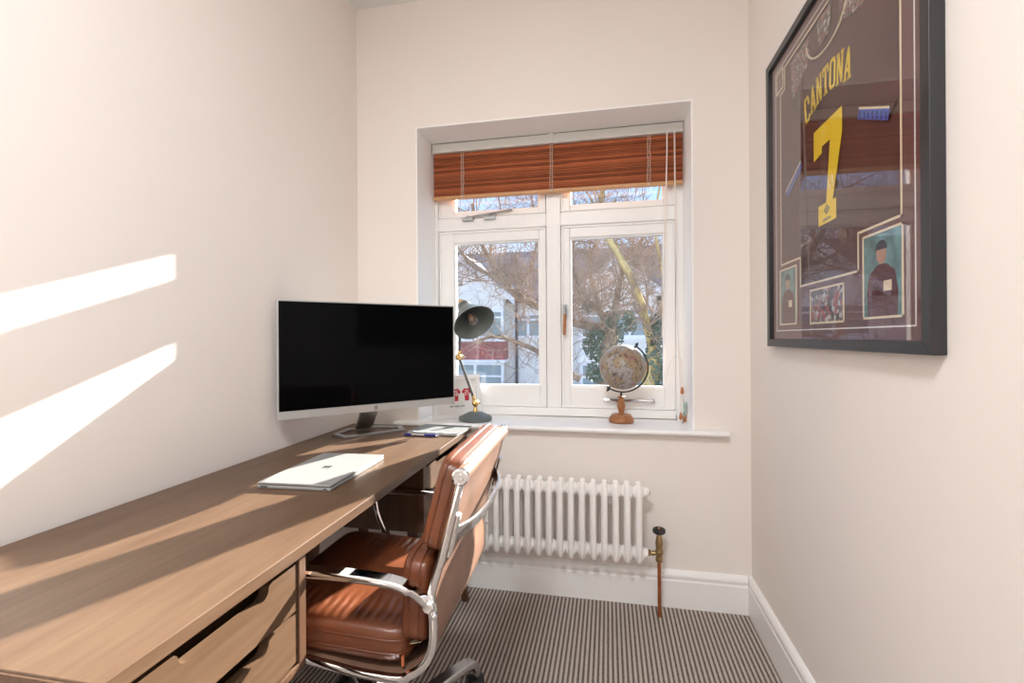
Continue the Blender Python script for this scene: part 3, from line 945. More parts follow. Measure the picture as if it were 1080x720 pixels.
for i in (0, nP - 1):
    fs.append(tuple([i * w_ + k for k in range(NY)] + [i * w_ + NY + k for k in range(NY - 1, -1, -1)]))
b.add(vs, fs)
b.build('sling', 'tan_sling_sunlit', ch, smooth=True)
# top roll of the back
MB().tube([(.268, -HW + .004, .862), (.268, HW - .004, .862)], .0165, 20).build('top_roll', 'tan_sling_sunlit', ch, smooth=True)
for sgy in (-1, 1):
    cpp = MB().lathe([(.0165, -.006), (.0175, 0), (.0175, .006), (.0135, .0085), (.0130, .0070), (.008, .0070), (.0075, .0085), (.0035, .0085), (.0030, .006)], (.268, sgy * (HW + .001), .862), (0, sgy, 0), 24).build('end_cap', 'chrome', ch, smooth=True)
# bracing bar across the back, with end plates on the rails
pts = []
sc = []
for k in range(17):
    t = -1 + 2 * k / 16
    y = t * (HW - .004)
    bow = .036 * (1 - abs(t) ** 3.0)
    pts.append((.242 + bow, y, .738 - .004 * (1 - t * t)))
    sc.append((1.0 + .55 * abs(t) ** 4, 1))
MB().sweep(pts, (0.25, 0, 1), .0115, .0045, sc).build('back_brace', 'polished_aluminium', ch, smooth=True)
for sgy in (-1, 1):
    MB().sweep([(.262, sgy * (HW - .004), .785), (.251, sgy * (HW - .004), .740), (.240, sgy * (HW - .004), .70)], (0, 1, 0), .0085, .0045).build('brace_plate', 'chrome', ch, smooth=True)


# cushions, each with its piping
def cushion(name, c, ax, az, hx, hy, hz, p=.24, crown=0.0, wrinkle=0.0):
    ax = Vector(ax).normalized(); az = Vector(az).normalized(); ay = Vector((0, 1, 0))

    def fn(x, y, z):
        if wrinkle and z > .2:
            e_ = max(0, abs(y) - .45) * max(0, 1 - abs(y)) * 6
            z = z + wrinkle * e_ * sin(x * 17 + 2 * sin(y * 3))
        if crown and z > 0: z = z + crown * (1 - x * x) * (1 - y * y)
        return x, y, z
    o = MB().pad(c, ax, ay, az, hx, hy, hz, p, 64, 24, fn).build(name, 'seat_leather' if wrinkle else 'tan_leather', ch, smooth=True, angle=80)
    for lv in (.34, -.34):
        loop = []
        k_ = 1.0
        for k in range(49):
            a = 2 * pi * k / 48
            f = lambda w, e_: sgn(w) * abs(w) ** e_
            x = f(cos(a), p) * k_; y = f(sin(a), p) * k_
            loop.append(Vector(c) + ax * x * (hx + .0012) * .998 + ay * y * (hy + .0012) * .998 + az * lv * hz)
        MB().tube(loop, .0019, 5, cap=False).build('piping', 'tan_leather', o, smooth=True)
    return o


cushion('back_cushion', (.2215, 0, .792), (.080, 0, .295), (-.295, 0, .080), .100, .222, .030, .22)
cushion('lower_back_cushion', (.162, 0, .592), (.010, 0, .29), (-.29, 0, .010), .091, .222, .034, .22)
cushion('seat_cushion', (-.037, 0, .503), (1, 0, -.06), (.06, 0, 1), .185, .222, .041, .2, .12, .06)
MB().box(.128, .134, -.208, -.202, .470, .478).tube([(.131, -.207, .472), (.133, -.210, .452)], .0035, 8).build('zip_pull', 'zip_orange', ch)
MB().obox((.152, -.185, .492), (.9, -.2, .35), (0.2, 1, 0), (-.35, 0, .9), .022, .012, .0008).build('care_tag', 'tag_cream', ch)
# armrest loops
for sgy in (-1, 1):
    ay_ = sgy * (HW + .020)
    pts = spline([(.200, sgy * (HW + .012), .607), (.176, ay_, .632), (.144, ay_ + sgy * .004, .650), (.092, ay_ + sgy * .006, .6575), (.03, ay_ + sgy * .006, .660),
                  (-.074, ay_ + sgy * .006, .661), (-.122, ay_ + sgy * .006, .655), (-.146, ay_ + sgy * .005, .630), (-.138, ay_, .590), (-.115, ay_ - sgy * .002, .535), (-.088, sgy * (HW + .012), .468)], 6)
    n = len(pts)
    scl = []
    for i in range(n):
        t = i / (n - 1)
        wd = 1.0 if .12 < t < .6 else (.62 if t < .12 else .7)
        scl.append((wd, 1))
    MB().sweep(pts, (0, 1, 0), .0165, .0075, scl).build('armrest', 'chrome', ch, smooth=True)
    MB().lathe([(.011, -.004), (.012, 0), (.012, .010), (.009, .013), (.004, .013)], (.203, sgy * (HW + .009), .603), (0, sgy, 0), 18).build('arm_bolt', 'chrome', ch, smooth=True)
    MB().lathe([(.006, 0), (.006, .005), (.003, .006)], (.213, sgy * (HW + .007), .580), (0, sgy, 0), 12).build('rail_bolt', 'chrome', ch, smooth=True)
# seat stretchers, mechanism, column
for x, z in ((.10, .430), (-.14, .455)):
    pts = [(x, -HW, z), (x, -HW * .6, z - .022), (x, 0, z - .034), (x, HW * .6, z - .022), (x, HW, z)]
    MB().sweep(spline(pts, 5), (1, 0, 0), .014, .006).build('seat_stretcher', 'polished_aluminium', ch, smooth=True)
MB().box(-.15, .12, -.055, .055, .375, .408).build('tilt_mechanism', 'black_plastic', ch, bevel=.008)
MB().tube([(0, 0, .11), (0, 0, .30)], .025, 20).tube([(0, 0, .29), (0, 0, .378)], .014, 16).build('gas_column', 'black_plastic', ch, smooth=True)
MB().lathe([(.030, .085), (.040, .095), (.042, .125), (.036, .150), (.028, .156)], seg=24).build('base_hub', 'polished_aluminium', ch, smooth=True)
LEGA = [R_(62 + 72 * k) for k in range(5)]
for a in LEGA:
    d = Vector((cos(a), sin(a), 0)); sd = Vector((-sin(a), cos(a), 0))
    pts = spline([d * .030 + Vector((0, 0, .122)), d * .13 + Vector((0, 0, .134)), d * .25 + Vector((0, 0, .130)), d * .32 + Vector((0, 0, .120)), d * .342 + Vector((0, 0, .098)), d * .346 + Vector((0, 0, .074))], 5)
    n = len(pts)
    lg_ = MB().sweep(pts, sd, .021, .014, [(1.15 - .5 * i / (n - 1), 1.1 - .4 * i / (n - 1)) for i in range(n)]).build('base_leg', 'polished_aluminium', ch, smooth=True)
    ca = a + .9
    cd = Vector((cos(ca), sin(ca), 0)); cs = Vector((-sin(ca), cos(ca), 0))
    cc = d * .346 + cd * .010
    cw = MB()
    for s in (-1, 1):
        cw.lathe([(.010, -.010), (.026, -.009), (.0285, -.004), (.0285, .004), (.026, .009), (.010, .010)], cc + cs * s * .0155 + Vector((0, 0, .0287)), cs, 22)
    cw.lathe([(.008, -.016), (.008, .016)], cc + Vector((0, 0, .0287)), cs, 10)
    cw.build('caster_wheel', 'caster_black', lg_, smooth=True)
    hood = MB()
    arc = []
    for k in range(9):
        q = R_(-20 + 200 * k / 8)
        arc.append(cc + cd * cos(q) * .0325 + Vector((0, 0, .0287 + .0325 * sin(q))))
    hood.sweep(arc, cs, .026, .002)
    hood.tube([d * .346 + Vector((0, 0, .055)), d * .346 + Vector((0, 0, .078))], .008, 10)
    hood.build('caster_hood', 'caster_black', lg_, smooth=True)

# ================================================================== DESK LAMP (on the sill)
LP = Vector((-.619, 2.150, .75))
lamp = thing('desk_lamp', 'grey-green metal desk lamp with brass joints on the window sill', 'lamp', LP)
MB().lathe([(.070, 0), (.078, .003), (.0785, .016), (.074, .020), (.040, .036), (.030, .040), (.010, .041)], seg=40).build('base', 'lamp_enamel', lamp, smooth=True)


def lp(px, py, Y=2.15): return at(px, py, Y) - LP


j1 = lp(501.5, 425); j2 = lp(484.2, 376.5); j3 = lp(486.5, 320)
MB().lathe([(.010, .040), (.010, .052), (.007, .056), (.007, .066)], seg=16).tube([(0, 0, .06), j1], .0065, 12).build('stem', 'brass', lamp, smooth=True)


def joint(c):
    b = MB().lathe([(.012, -.011), (.015, -.009), (.015, .009), (.012, .011)], c, (0, 1, 0), 18)
    b.lathe([(.007, 0), (.007, .012), (.004, .014)], c + Vector((0, -.012, 0)), (0, -1, 0), 12)
    b.tube([c + Vector((.012, 0, 0)), c + Vector((.024, 0, 0))], .004, 8)
    return b


joint(j1).build('joint', 'brass', lamp, smooth=True)
joint(j2).build('joint', 'brass', lamp, smooth=True)
dd = (j2 - j1).normalized()
MB().tube([j1 + dd * .008, j2 - dd * .012], .0062, 12).build('lower_arm', 'lamp_steel', lamp, smooth=True)
MB().tube([j1 + dd * .006, j1 + dd * .036], .0075, 12).build('arm_collar', 'brass', lamp, smooth=True)
dd = (j3 - j2).normalized()
MB().tube([j2 + dd * .010, j3], .0062, 12).build('upper_arm', 'lamp_steel', lamp, smooth=True)
MB().tube([j2 + dd * .008, j2 + dd * .030], .0075, 12).build('arm_collar', 'brass', lamp, smooth=True)
MB().sphere(j3 + Vector((0, -.004, .008)), .013, 14, 10).build('shade_knob', 'brass', lamp, smooth=True)
# shade: axis right, down and towards the viewer
sa = (rr * .42 - Vector((0, 0, 1)) * .66 - f0 * .62).normalized()
so = j3 + Vector((.012, -.008, -.002))
shd = MB().lathe([(.012, .0), (.026, .004), (.030, .016), (.031, .034), (.040, .048), (.078, .110), (.097, .140), (.099, .142), (.097, .1425), (.076, .112), (.038, .050), (.029, .036), (.027, .018), (.012, .008)], so, sa, 40)
shd.build('shade', 'lamp_enamel', lamp, smooth=True, angle=60)
MB().lathe([(.015, .012), (.015, .050), (.012, .056)], so, sa, 18).build('bulb_socket', 'lamp_steel', lamp, smooth=True)
bc = so + sa * .098
blb = MB().lathe([(.011, .054), (.013, .066), (.023, .084), (.0305, .102), (.032, .113), (.0295, .127), (.0215, .139), (.011, .144), (.001, .145)], so, sa, 24).build('bulb', 'bulb_glass', lamp, smooth=True)
e1 = sa.orthogonal().normalized(); e2 = sa.cross(e1)
fb = MB()
for k in range(4):
    a = k * pi / 2 + .5
    o_ = e1 * cos(a) + e2 * sin(a)
    fb.tube([so + sa * .080 + o_ * .005, so + sa * .128 + o_ * .012], .0016, 5)
fb.build('filament', 'filament', blb)

# ================================================================== SMALL PICTURE ON THE SILL
pf = thing('small_picture_frame', 'small white picture frame with red shirts leaning behind the lamp', 'picture frame', (-.716, 2.196, .752), R_(43))
tilt = R_(-7)
pf.rotation_euler = (tilt, 0, R_(43))
PW, PH = .128, .205
b = MB()
q = .020
b.box(-PW, -PW + q, 0, .022, 0, PH); b.box(PW - q, PW, 0, .022, 0, PH); b.box(-PW + q, PW - q, 0, .022, 0, q); b.box(-PW + q, PW - q, 0, .022, PH - q, PH)
b.build('frame', 'white_gloss', pf, bevel=.002)
MB().box(-PW + q, PW - q, .012, .018, q, PH - q).build('print_card', 'paper', pf)
MB().box(-PW + q, PW - q, .0195, .0225, q, PH - q).build('backing', 'caption_grey', pf)
shirt = [(-.010, .0), (.012, .0), (.013, .040), (.020, .034), (.027, .044), (.014, .060), (.006, .060), (.001, .057), (-.004, .060), (-.012, .060), (-.025, .044), (-.018, .034), (-.011, .040)]
for k, x in enumerate((-.062, -.004, .054)):
    s = MB().prism([(a + x, b_ + .080) for a, b_ in shirt], lambda a, b_, d: (a, d, b_), .0112, .0120).build('shirt_print', 'red_print', pf)
    nb_ = MB()
    nb_.box(x - .008, x + .010, .0105, .0112, .128, .131)
    nb_.box(x - .006, x - .003, .0105, .0112, .105, .125)
    if k == 1:
        for z in (.105, .1135, .122): nb_.box(x + .001, x + .009, .0105, .0112, z, z + .003)
        nb_.box(x + .001, x + .0035, .0105, .0112, .108, .122); nb_.box(x + .0065, x + .009, .0105, .0112, .108, .122)
    else:
        nb_.box(x + .001, x + .009, .0105, .0112, .122, .125); nb_.box(x + .0065, x + .009, .0105, .0112, .105, .122)
    nb_.build('shirt_number', 'paper', s)
cpn = MB(); x = -.038
for wd in (.004, .006, .003, 0, .004, .005, .005, .004, 0, .005, .004, .006):
    if wd: cpn.box(x, x + wd, .0113, .0119, .052, .058)
    x += (wd or .005) + .002
cpn.build('caption_print', 'caption_grey', pf)

# ================================================================== GLOBE
gl = thing('desk_globe', 'antique-style globe on a turned wooden stand on the window sill', 'globe', (.057, 2.215, .75))
MB().lathe([(.050, 0), (.056, .004), (.057, .014), (.052, .024), (.046, .030), (.044, .036), (.022, .038)], seg=36).build('stand_base', 'globe_wood', gl, smooth=True)
MB().lathe([(.020, .037), (.016, .041), (.0125, .046), (.015, .056), (.0195, .072), (.0185, .084), (.012, .102), (.011, .110), (.016, .114), (.017, .118), (.010, .121)], seg=24).build('stand_stem', 'globe_wood', gl, smooth=True)
MB().tube([(0, 0, .118), (0.001, 0, .142)], .0052, 10).build('pivot_post', 'black_satin', gl, smooth=True)
gc = Vector((.006, 0, .252))
MB().sphere(gc, .103, 48, 28).build('globe_ball', 'globe_map', gl, smooth=True)
arc = []
ra = .1135
for k in range(41):
    a = R_(-128 + 186 * k / 40)
    arc.append(gc + Vector((cos(a) * ra, 0, sin(a) * ra)))
MB().sweep(arc, (0, 1, 0), .006, .0035).build('meridian_arm', 'black_satin', gl, smooth=True)
for a, s in ((R_(58), 1), (R_(-122), 1)):
    d = Vector((cos(a), 0, sin(a)))
    MB().tube([gc + d * .102, gc + d * .132], .0038, 10).lathe([(.007, 0), (.0085, .003), (.007, .007)], gc + d * .118, d, 14).build('pivot_pin', 'black_satin', gl, smooth=True)
MB().box(.1075, .1105, -.006, .006, .245, .285).build('meridian_sticker', 'acorn_wood', gl).location = (.006, 0, -.01)

# ================================================================== FRAMED JERSEY on the right wall
JX = XR            # wall plane
fj = thing('framed_jersey', 'large black framed dark football jersey with yellow 7 on the right wall', 'framed jersey', (JX, 1.369, 1.105))
OY, OZ = 1.369, 1.105
Y0, Y1, Z0, Z1 = .943, 1.795, 1.105, 2.074


def J(y, z, d): return (-d, y - OY, z - OZ)     # d = distance out from the wall


FW = .025
for (pts) in ([(Y0, Z0), (Y1, Z0), (Y1 - FW, Z0 + FW), (Y0 + FW, Z0 + FW)], [(Y1, Z0), (Y1, Z1), (Y1 - FW, Z1 - FW), (Y1 - FW, Z0 + FW)],
              [(Y1, Z1), (Y0, Z1), (Y0 + FW, Z1 - FW), (Y1 - FW, Z1 - FW)], [(Y0, Z1), (Y0, Z0), (Y0 + FW, Z0 + FW), (Y0 + FW, Z1 - FW)]):
    MB().prism(pts, J, .0005, .026).build('frame_rail', 'black_satin', fj, bevel=.001)
MB().prism([(Y0 + FW, Z0 + FW), (Y1 - FW, Z0 + FW), (Y1 - FW, Z1 - FW), (Y0 + FW, Z1 - FW)], J, .0005, .003).build('backing_board', 'black_satin', fj)
MB().prism([(Y0 + FW + .001, Z0 + FW + .001), (Y1 - FW - .001, Z0 + FW + .001), (Y1 - FW - .001, Z1 - FW - .001), (Y0 + FW + .001, Z1 - FW - .001)], J, .0165, .0185).build('glass_pane', 'frame_glass', fj)
my0, my1, mz0, mz1 = Y0 + FW, Y1 - FW, Z0 + FW, Z1 - FW
mb = MB()
rects = [(1.690, my1, mz0, mz1), (my0, 1.045, mz0, mz1), (1.045, 1.690, 2.0, mz1), (1.65, 1.69, 1.93, 2.0), (1.045, 1.085, 1.93, 2.0),
         (1.535, 1.69, mz0, 1.372), (1.207, 1.535, mz0, 1.287), (1.045, 1.207, mz0, 1.373)]
for (a, b_, c, d) in rects: mb.prism([(a, c), (b_, c), (b_, d), (a, d)], J, .0105, .0135)
mb.build('mount_board', 'mat_board', fj)
# bevelled cream edges of the openings
outl = [(1.69, 1.93), (1.69, 1.372), (1.535, 1.372), (1.535, 1.287), (1.207, 1.287), (1.207, 1.373), (1.045, 1.373), (1.045, 1.93), (1.085, 1.93), (1.085, 2.0), (1.65, 2.0), (1.65, 1.93)]


def rim(poly, wdt, mtl, name, d=.0142):
    b = MB(); n = len(poly)
    for i in range(n):
        a = Vector(poly[i]); c = Vector(poly[(i + 1) % n])
        lo = (min(a.x, c.x) - wdt / 2, min(a.y, c.y) - wdt / 2); hi = (max(a.x, c.x) + wdt / 2, max(a.y, c.y) + wdt / 2)
        b.prism([(lo[0], lo[1]), (hi[0], lo[1]), (hi[0], hi[1]), (lo[0], hi[1])], J, .0136, d)
    return b.build(name, mtl, fj)


rim(outl, .0055, 'cream_bevel', 'mount_bevel')
rim([(1.734, 1.158), (1.734, 2.020), (1.003, 2.020), (1.003, 1.158)], .003, 'white_line', 'mount_line')
# jersey: cloth relief with folds, filling the opening
b = MB(); vs = []; fs = []
ny, nz = 46, 52
for i in range(ny + 1):
    for k in range(nz + 1):
        y = 1.040 + (1.697 - 1.040) * i / ny; z = 1.277 + (2.004 - 1.277) * k / nz
        fold = .0012 * sin((y - 1.37) * 60 + z * 9) * max(0, min(1, abs(y - 1.37) * 5 - .5)) + .0009 * sin(z * 40 + y * 25 * sgn(y - 1.37))
        vs.append(J(y, z, .0065 + fold))
for i in range(ny):
    for k in range(nz):
        fs.append((i * (nz + 1) + k, (i + 1) * (nz + 1) + k, (i + 1) * (nz + 1) + k + 1, i * (nz + 1) + k + 1))
b.add(vs, fs)
jer = b.build('jersey', 'jersey_cloth', fj, smooth=True)
# sleeves folded down over the body
for s in (-1, 1):
    yy = lambda y: 1.372 + s * y
    MB().prism([(yy(.318), 1.93), (yy(.17), 1.985), (yy(.135), 1.80), (yy(.165), 1.645), (yy(.285), 1.590), (yy(.318), 1.62)], J, .0080, .0096).build('sleeve', 'jersey_cloth', jer, bevel=.0007)
    cu = [(yy(.165), 1.656), (yy(.283), 1.602), (yy(.276), 1.580), (yy(.157), 1.636)]
    cf = MB().prism(cu, J, .0097, .0104).build('sleeve_cuff', 'jersey_blue', jer)
    zz = MB()
    for k in range(7):
        t = (k + .5) / 7
        cy_ = yy(.162 + .117 * t); cz = 1.648 - .055 * t
        zz.prism([(cy_ - .0045, cz), (cy_, cz + .006), (cy_ + .0045, cz), (cy_, cz - .006)], J, .0104, .0107)
        zz.prism([(cy_ - .0045, cz - .009), (cy_, cz - .013), (cy_ + .0045, cz - .009), (cy_, cz - .005)], J, .0104, .0107)
    zz.build('cuff_pattern', 'jersey_blue_dark', cf)
    MB().prism([(cu[0][0], cu[0][1] + .004), (cu[1][0], cu[1][1] + .004), (cu[1][0], cu[1][1] - .001), (cu[0][0], cu[0][1] - .001)], J, .0104, .0110).build('cuff_piping', 'cream_bevel', cf)
# collar trim
arc = [J(1.372 + .118 * cos(R_(180 * k / 16)) , 1.965 - .072 * sin(R_(180 * k / 16)), .0098) for k in range(17)]
MB().tube(arc, .0028, 6).build('collar_trim', 'cream_bevel', jer, smooth=True)
arc = [J(1.372 + .106 * cos(R_(180 * k / 16)), 1.972 - .066 * sin(R_(180 * k / 16)), .0098) for k in range(17)]
MB().tube(arc, .0022, 6).build('collar_trim', 'mat_board', jer, smooth=True)


# lettering: slab block capitals built from bars
def bar(x0, z0, x1, z1): return [(x0, z0), (x1, z0), (x1, z1), (x0, z1)]


GL = {
    'C': [bar(0, .16, .30, .84), [(0, .84), (.30, .84), (.42, 1), (.18, 1)], [(0, .16), (.18, 0), (.42, 0), (.30, .16)], bar(.3, .88, .8, 1), bar(.3, 0, .8, .12), [(.72, .88), (.72, .64), (1, .64), (1, .84), (.82, 1), (.7, 1)], [(.72, .12), (.7, 0), (.82, 0), (1, .14), (1, .24), (.80, .24)]],
    'A': [[(.02, 0), (.24, 0), (.60, 1), (.38, 1)], [(.98, 0), (.72, 0), (.38, 1), (.64, 1)], bar(.27, .26, .76, .38), bar(-.06, 0, .38, .09), bar(.60, 0, 1.06, .09)],
    'N': [bar(.06, 0, .28, 1), bar(.74, 0, .94, 1), [(.06, 1), (.34, 1), (.94, 0), (.68, 0)], bar(-.05, 0, .38, .09), bar(-.05, .91, .30, 1), bar(.62, .91, 1.05, 1)],
    'T': [bar(.36, 0, .64, 1), bar(0, .86, 1, 1), bar(0, .70, .14, .9), bar(.86, .70, 1, .9), bar(.2, 0, .8, .09)],
    'O': [bar(0, .18, .28, .82), bar(.72, .18, 1, .82), [(0, .82), (.28, .82), (.38, 1), (.2, 1)], [(1, .82), (.8, 1), (.62, 1), (.72, .82)], [(0, .18), (.2, 0), (.38, 0), (.28, .18)], [(1, .18), (.72, .18), (.62, 0), (.8, 0)], bar(.3, .88, .7, 1), bar(.3, 0, .7, .12)],
}
word = 'CANTONA'
ya, yb_ = 1.510, 1.238
cell = (ya - yb_) / len(word)
for k, chh in enumerate(word):
    t = (k + .5) / len(word) * 2 - 1
    zc = 1.742 + .030 * (1 - t * t)
    rot = -t * .16
    yc = ya - (k + .5) * cell
    b = MB()
    for poly in GL[chh]:
        pp = []
        for (u_, v_) in poly:
            lx = (u_ - .5) * cell * .86; lz = (v_) * .076
            pp.append((yc - (lx * cos(rot) - (lz - .038) * sin(rot)), zc + .038 + (lx * sin(rot) + (lz - .038) * cos(rot))))
        b.prism(pp, J, .0098, .0104)
    b.build('letter', 'jersey_yellow', jer)
seven = [(1.447, 1.702), (1.287, 1.702), (1.287, 1.640), (1.338, 1.488), (1.320, 1.488), (1.320, 1.436), (1.420, 1.436), (1.420, 1.490), (1.374, 1.490), (1.350, 1.646), (1.398, 1.646), (1.398, 1.628), (1.447, 1.622)]
sv = MB().prism(seven, J, .0098, .0104).build('number', 'jersey_yellow', jer)
em = MB()
for (r1, r2) in ((.018, .0125), (.009, .004)):
    o1 = [(0, r1 * .72), (r1, 0), (0, -r1 * .72), (-r1, 0)]; i1 = [(0, r2 * .72), (r2, 0), (0, -r2 * .72), (-r2, 0)]
    for k in range(4):
        k2 = (k + 1) % 4
        em.prism([(1.370 + a, 1.471 + b_) for a, b_ in (o1[k], o1[k2], i1[k2], i1[k])], J, .0104, .0108)
em.build('emblem', 'dark_grey', sv)
tcv = bpy.data.curves.new('emblem_word', 'FONT'); tcv.body = 'umbro'; tcv.size = .017; tcv.align_x = 'CENTER'; tcv.extrude = .0002
to = bpy.data.objects.new('tmp_text', tcv); COL.objects.link(to)
dg = bpy.context.evaluated_depsgraph_get()
me = bpy.data.meshes.new_from_object(to.evaluated_get(dg)); bpy.data.objects.remove(to)
me.transform(Matrix(((0, 0, -1, 0), (-1, 0, 0, 0), (0, 1, 0, 0), (0, 0, 0, 1))))
me.materials.clear(); me.materials.append(MAT['dark_grey'])
eo = bpy.data.objects.new('emblem_word', me); COL.objects.link(eo); eo.parent = sv; eo.location = J(1.370, 1.442, .0107)


# photographs: each with its print and bevel
def photo(y0, y1, z0, z1, kind, poly=None, d=.0137):
    pts = poly or [(y0, z0), (y1, z0), (y1, z1), (y0, z1)]
    mtl = {'crowd': 'crowd_print', 'team': 'team_print', 'portrait': 'teal_print', 'dark': 'dark_print'}[kind]
    p = MB().prism(pts, J, d, d + .0006).build('photo', mtl, fj)
    yc = (y0 + y1) / 2; h_ = z1 - z0; w2 = (y1 - y0)
    if kind in ('portrait', 'dark'):
        body = [(-.42, 0), (.42, 0), (.44, .30), (.36, .52), (.12, .62), (-.12, .62), (-.36, .52), (-.44, .30)]
        MB().prism([(yc + a * w2 * .9, z0 + b_ * h_) for a, b_ in body], J, d + .0007, d + .0010).build('figure_print', 'maroon_print', p)
        hd_ = [(cos(2 * pi * k / 14) * .13, sin(2 * pi * k / 14) * .12) for k in range(14)]
        MB().prism([(yc + a * w2, z0 + (.74 + b_) * h_) for a, b_ in hd_], J, d + .0011, d + .0013).build('face_print', 'skin_print', p)
        hr = [(cos(pi * k / 8) * .15, .03 + sin(pi * k / 8) * .11) for k in range(9)]
        MB().prism([(yc + a * w2, z0 + (.76 + b_) * h_) for a, b_ in hr], J, d + .0014, d + .0016).build('hair_print', 'dark_print', p)
        MB().prism([(yc - .05 * w2, z0 + .30 * h_), (yc - .25 * w2, z0 + .30 * h_), (yc - .25 * w2, z0 + .42 * h_), (yc - .05 * w2, z0 + .42 * h_)], J, d + .0011, d + .0013).build('badge_print', 'cream_bevel', p)
    if not poly:
        rim([(y0, z0), (y1, z0), (y1, z1), (y0, z1)], .005, 'cream_bevel', 'photo_bevel', .0152)
    return p


photo(1.664, 1.722, 1.945, 2.008, 'crowd')
photo(1.020, 1.074, 1.945, 2.008, 'crowd')
photo(1.565, 1.700, 1.178, 1.354, 'portrait')
photo(1.275, 1.465, 1.175, 1.267, 'team')
photo(1.041, 1.184, 1.178, 1.357, 'portrait')
photo(0, 0, 0, 0, 'crowd', [(1.612, 1.990), (1.468, 1.992), (1.486, 1.912), (1.560, 1.885), (1.597, 1.872)], .0098)
photo(0, 0, 0, 0, 'team', [(1.420, 1.995), (1.335, 1.995), (1.350, 1.925), (1.412, 1.918)], .0106)
photo(0, 0, 0, 0, 'crowd', [(1.300, 1.995), (1.130, 1.995), (1.165, 1.880), (1.248, 1.893), (1.300, 1.922)], .0098)

# ================================================================== ADDED FILL LIGHT (unseen, on the ceiling behind the viewer's head)
cl = thing('ceiling_fill', 'round white ceiling fill light added behind the viewer', 'lamp', (-.31, -.35, ZC))
MB().lathe([(.26, 0), (.26, -.03), (.25, -.035), (.245, -.03), (.245, 0)], seg=40).build('rim', 'white_gloss', cl, smooth=True)
ld = bpy.data.lights.new('ceiling_fill_light', 'AREA'); ld.shape = 'DISK'; ld.size = .48; ld.energy = FILL_W
ld.color = (.94, .975, 1.0)
lo = bpy.data.objects.new('ceiling_fill_light', ld); COL.objects.link(lo); lo.parent = cl; lo.location = (0, 0, -.04)

# ================================================================== OUTSIDE
GZ = -3.3
tag(MB().box(-60, 40, 2.6, 70, GZ - .2, GZ).build('ground_outside', 'asphalt'), 'grey street ground outside the window', 'ground', kind='structure')


class Tree:
    """limbs in one mesh, twigs in another"""
    def __init__(self, seed): self.l = MB(); self.t = MB(); self.rnd = random.Random(seed); self.n = 0

    def blocked(self, p):
        # keep the sun's way to the window reasonably open
        k = (p.y - 2.4)
        if k < 0: return True
        x = p.x - .33 * k; z = p.z - .39 * k
        return -1.0 < x < .5 and .7 < z < 2.0

    def limb(self, pts, r0, r1, seg=8, twigs=10, tl=.9, mb=None):
        P = spline(pts, 5); n = len(P)
        (mb or self.l).tube(P, [r0 + (r1 - r0) * i / (n - 1) for i in range(n)], seg)
        for k in range(twigs):
            i = self.rnd.randrange(int(n * .1), n - 1)
            d = (P[i + 1] - P[i]).normalized()
            self.twig(P[i], d, tl * self.rnd.uniform(.5, 1.2), max(.004, r1 * .5), 3)
        return P

    def twig(self, p, d, ln, r, lev):
        rnd = self.rnd
        side = Vector((rnd.gauss(0, 1), rnd.gauss(0, 1), rnd.gauss(0, 1) + .3)).normalized()
        d = (d * .55 + side).normalized()
        pts = [p]; n = 5
        for k in range(n):
            d = (d + Vector((rnd.gauss(0, .16), rnd.gauss(0, .16), rnd.gauss(0, .16) + .03))).normalized()
            q = pts[-1] + d * ln / n
            if self.blocked(q): break
            pts.append(q)
        if len(pts) < 2: return
        m_ = len(pts)
        self.t.tube(pts, [r * (1 - .65 * i / (m_ - 1)) for i in range(m_)], 4 if lev > 1 else 3, cap=False)
        self.n += 1
        if lev > 0:
            for k in range({3: 6, 2: 4, 1: 3}[lev]):
                i = rnd.randrange(0, m_)
                self.twig(pts[i], d, ln * rnd.uniform(.4, .75), r * .6, lev - 1)

    def finish(self, name, label, loc, limb_mat='bark_brown', ivy=()):
        root = thing(name, label, 'tree', loc, group='bare trees outside')
        L = Vector(loc)
        for mbx in (self.l, self.t): mbx.v = [(v[0] - L.x, v[1] - L.y, v[2] - L.z) for v in mbx.v]
        self.l.build('trunk', limb_mat, root, smooth=True, fix=False)
        self.t.build('twigs', 'twig_brown', root, kind='stuff', fix=False)
        if ivy:
            b = MB()
            for (c, rx, rz, cnt) in ivy:
                c = Vector(c)
                for k in range(cnt):
                    while True:
                        q = Vector((self.rnd.uniform(-1, 1), self.rnd.uniform(-1, 1), self.rnd.uniform(-1, 1)))
                        if q.length < 1: break
                    p = c + Vector((q.x * rx, q.y * rx, q.z * rz)) - L
                    a = Vector((self.rnd.gauss(0, 1), self.rnd.gauss(0, 1), self.rnd.gauss(0, 1))).normalized(); o_ = a.orthogonal().normalized(); w3 = self.rnd.uniform(.025, .045)
                    b.add([p - a * w3, p + o_ * w3 * .7, p + a * w3, p - o_ * w3 * .7], [(0, 1, 2, 3)])
            b.build('ivy', 'ivy_leaf', root, kind='stuff', fix=False)
        return root


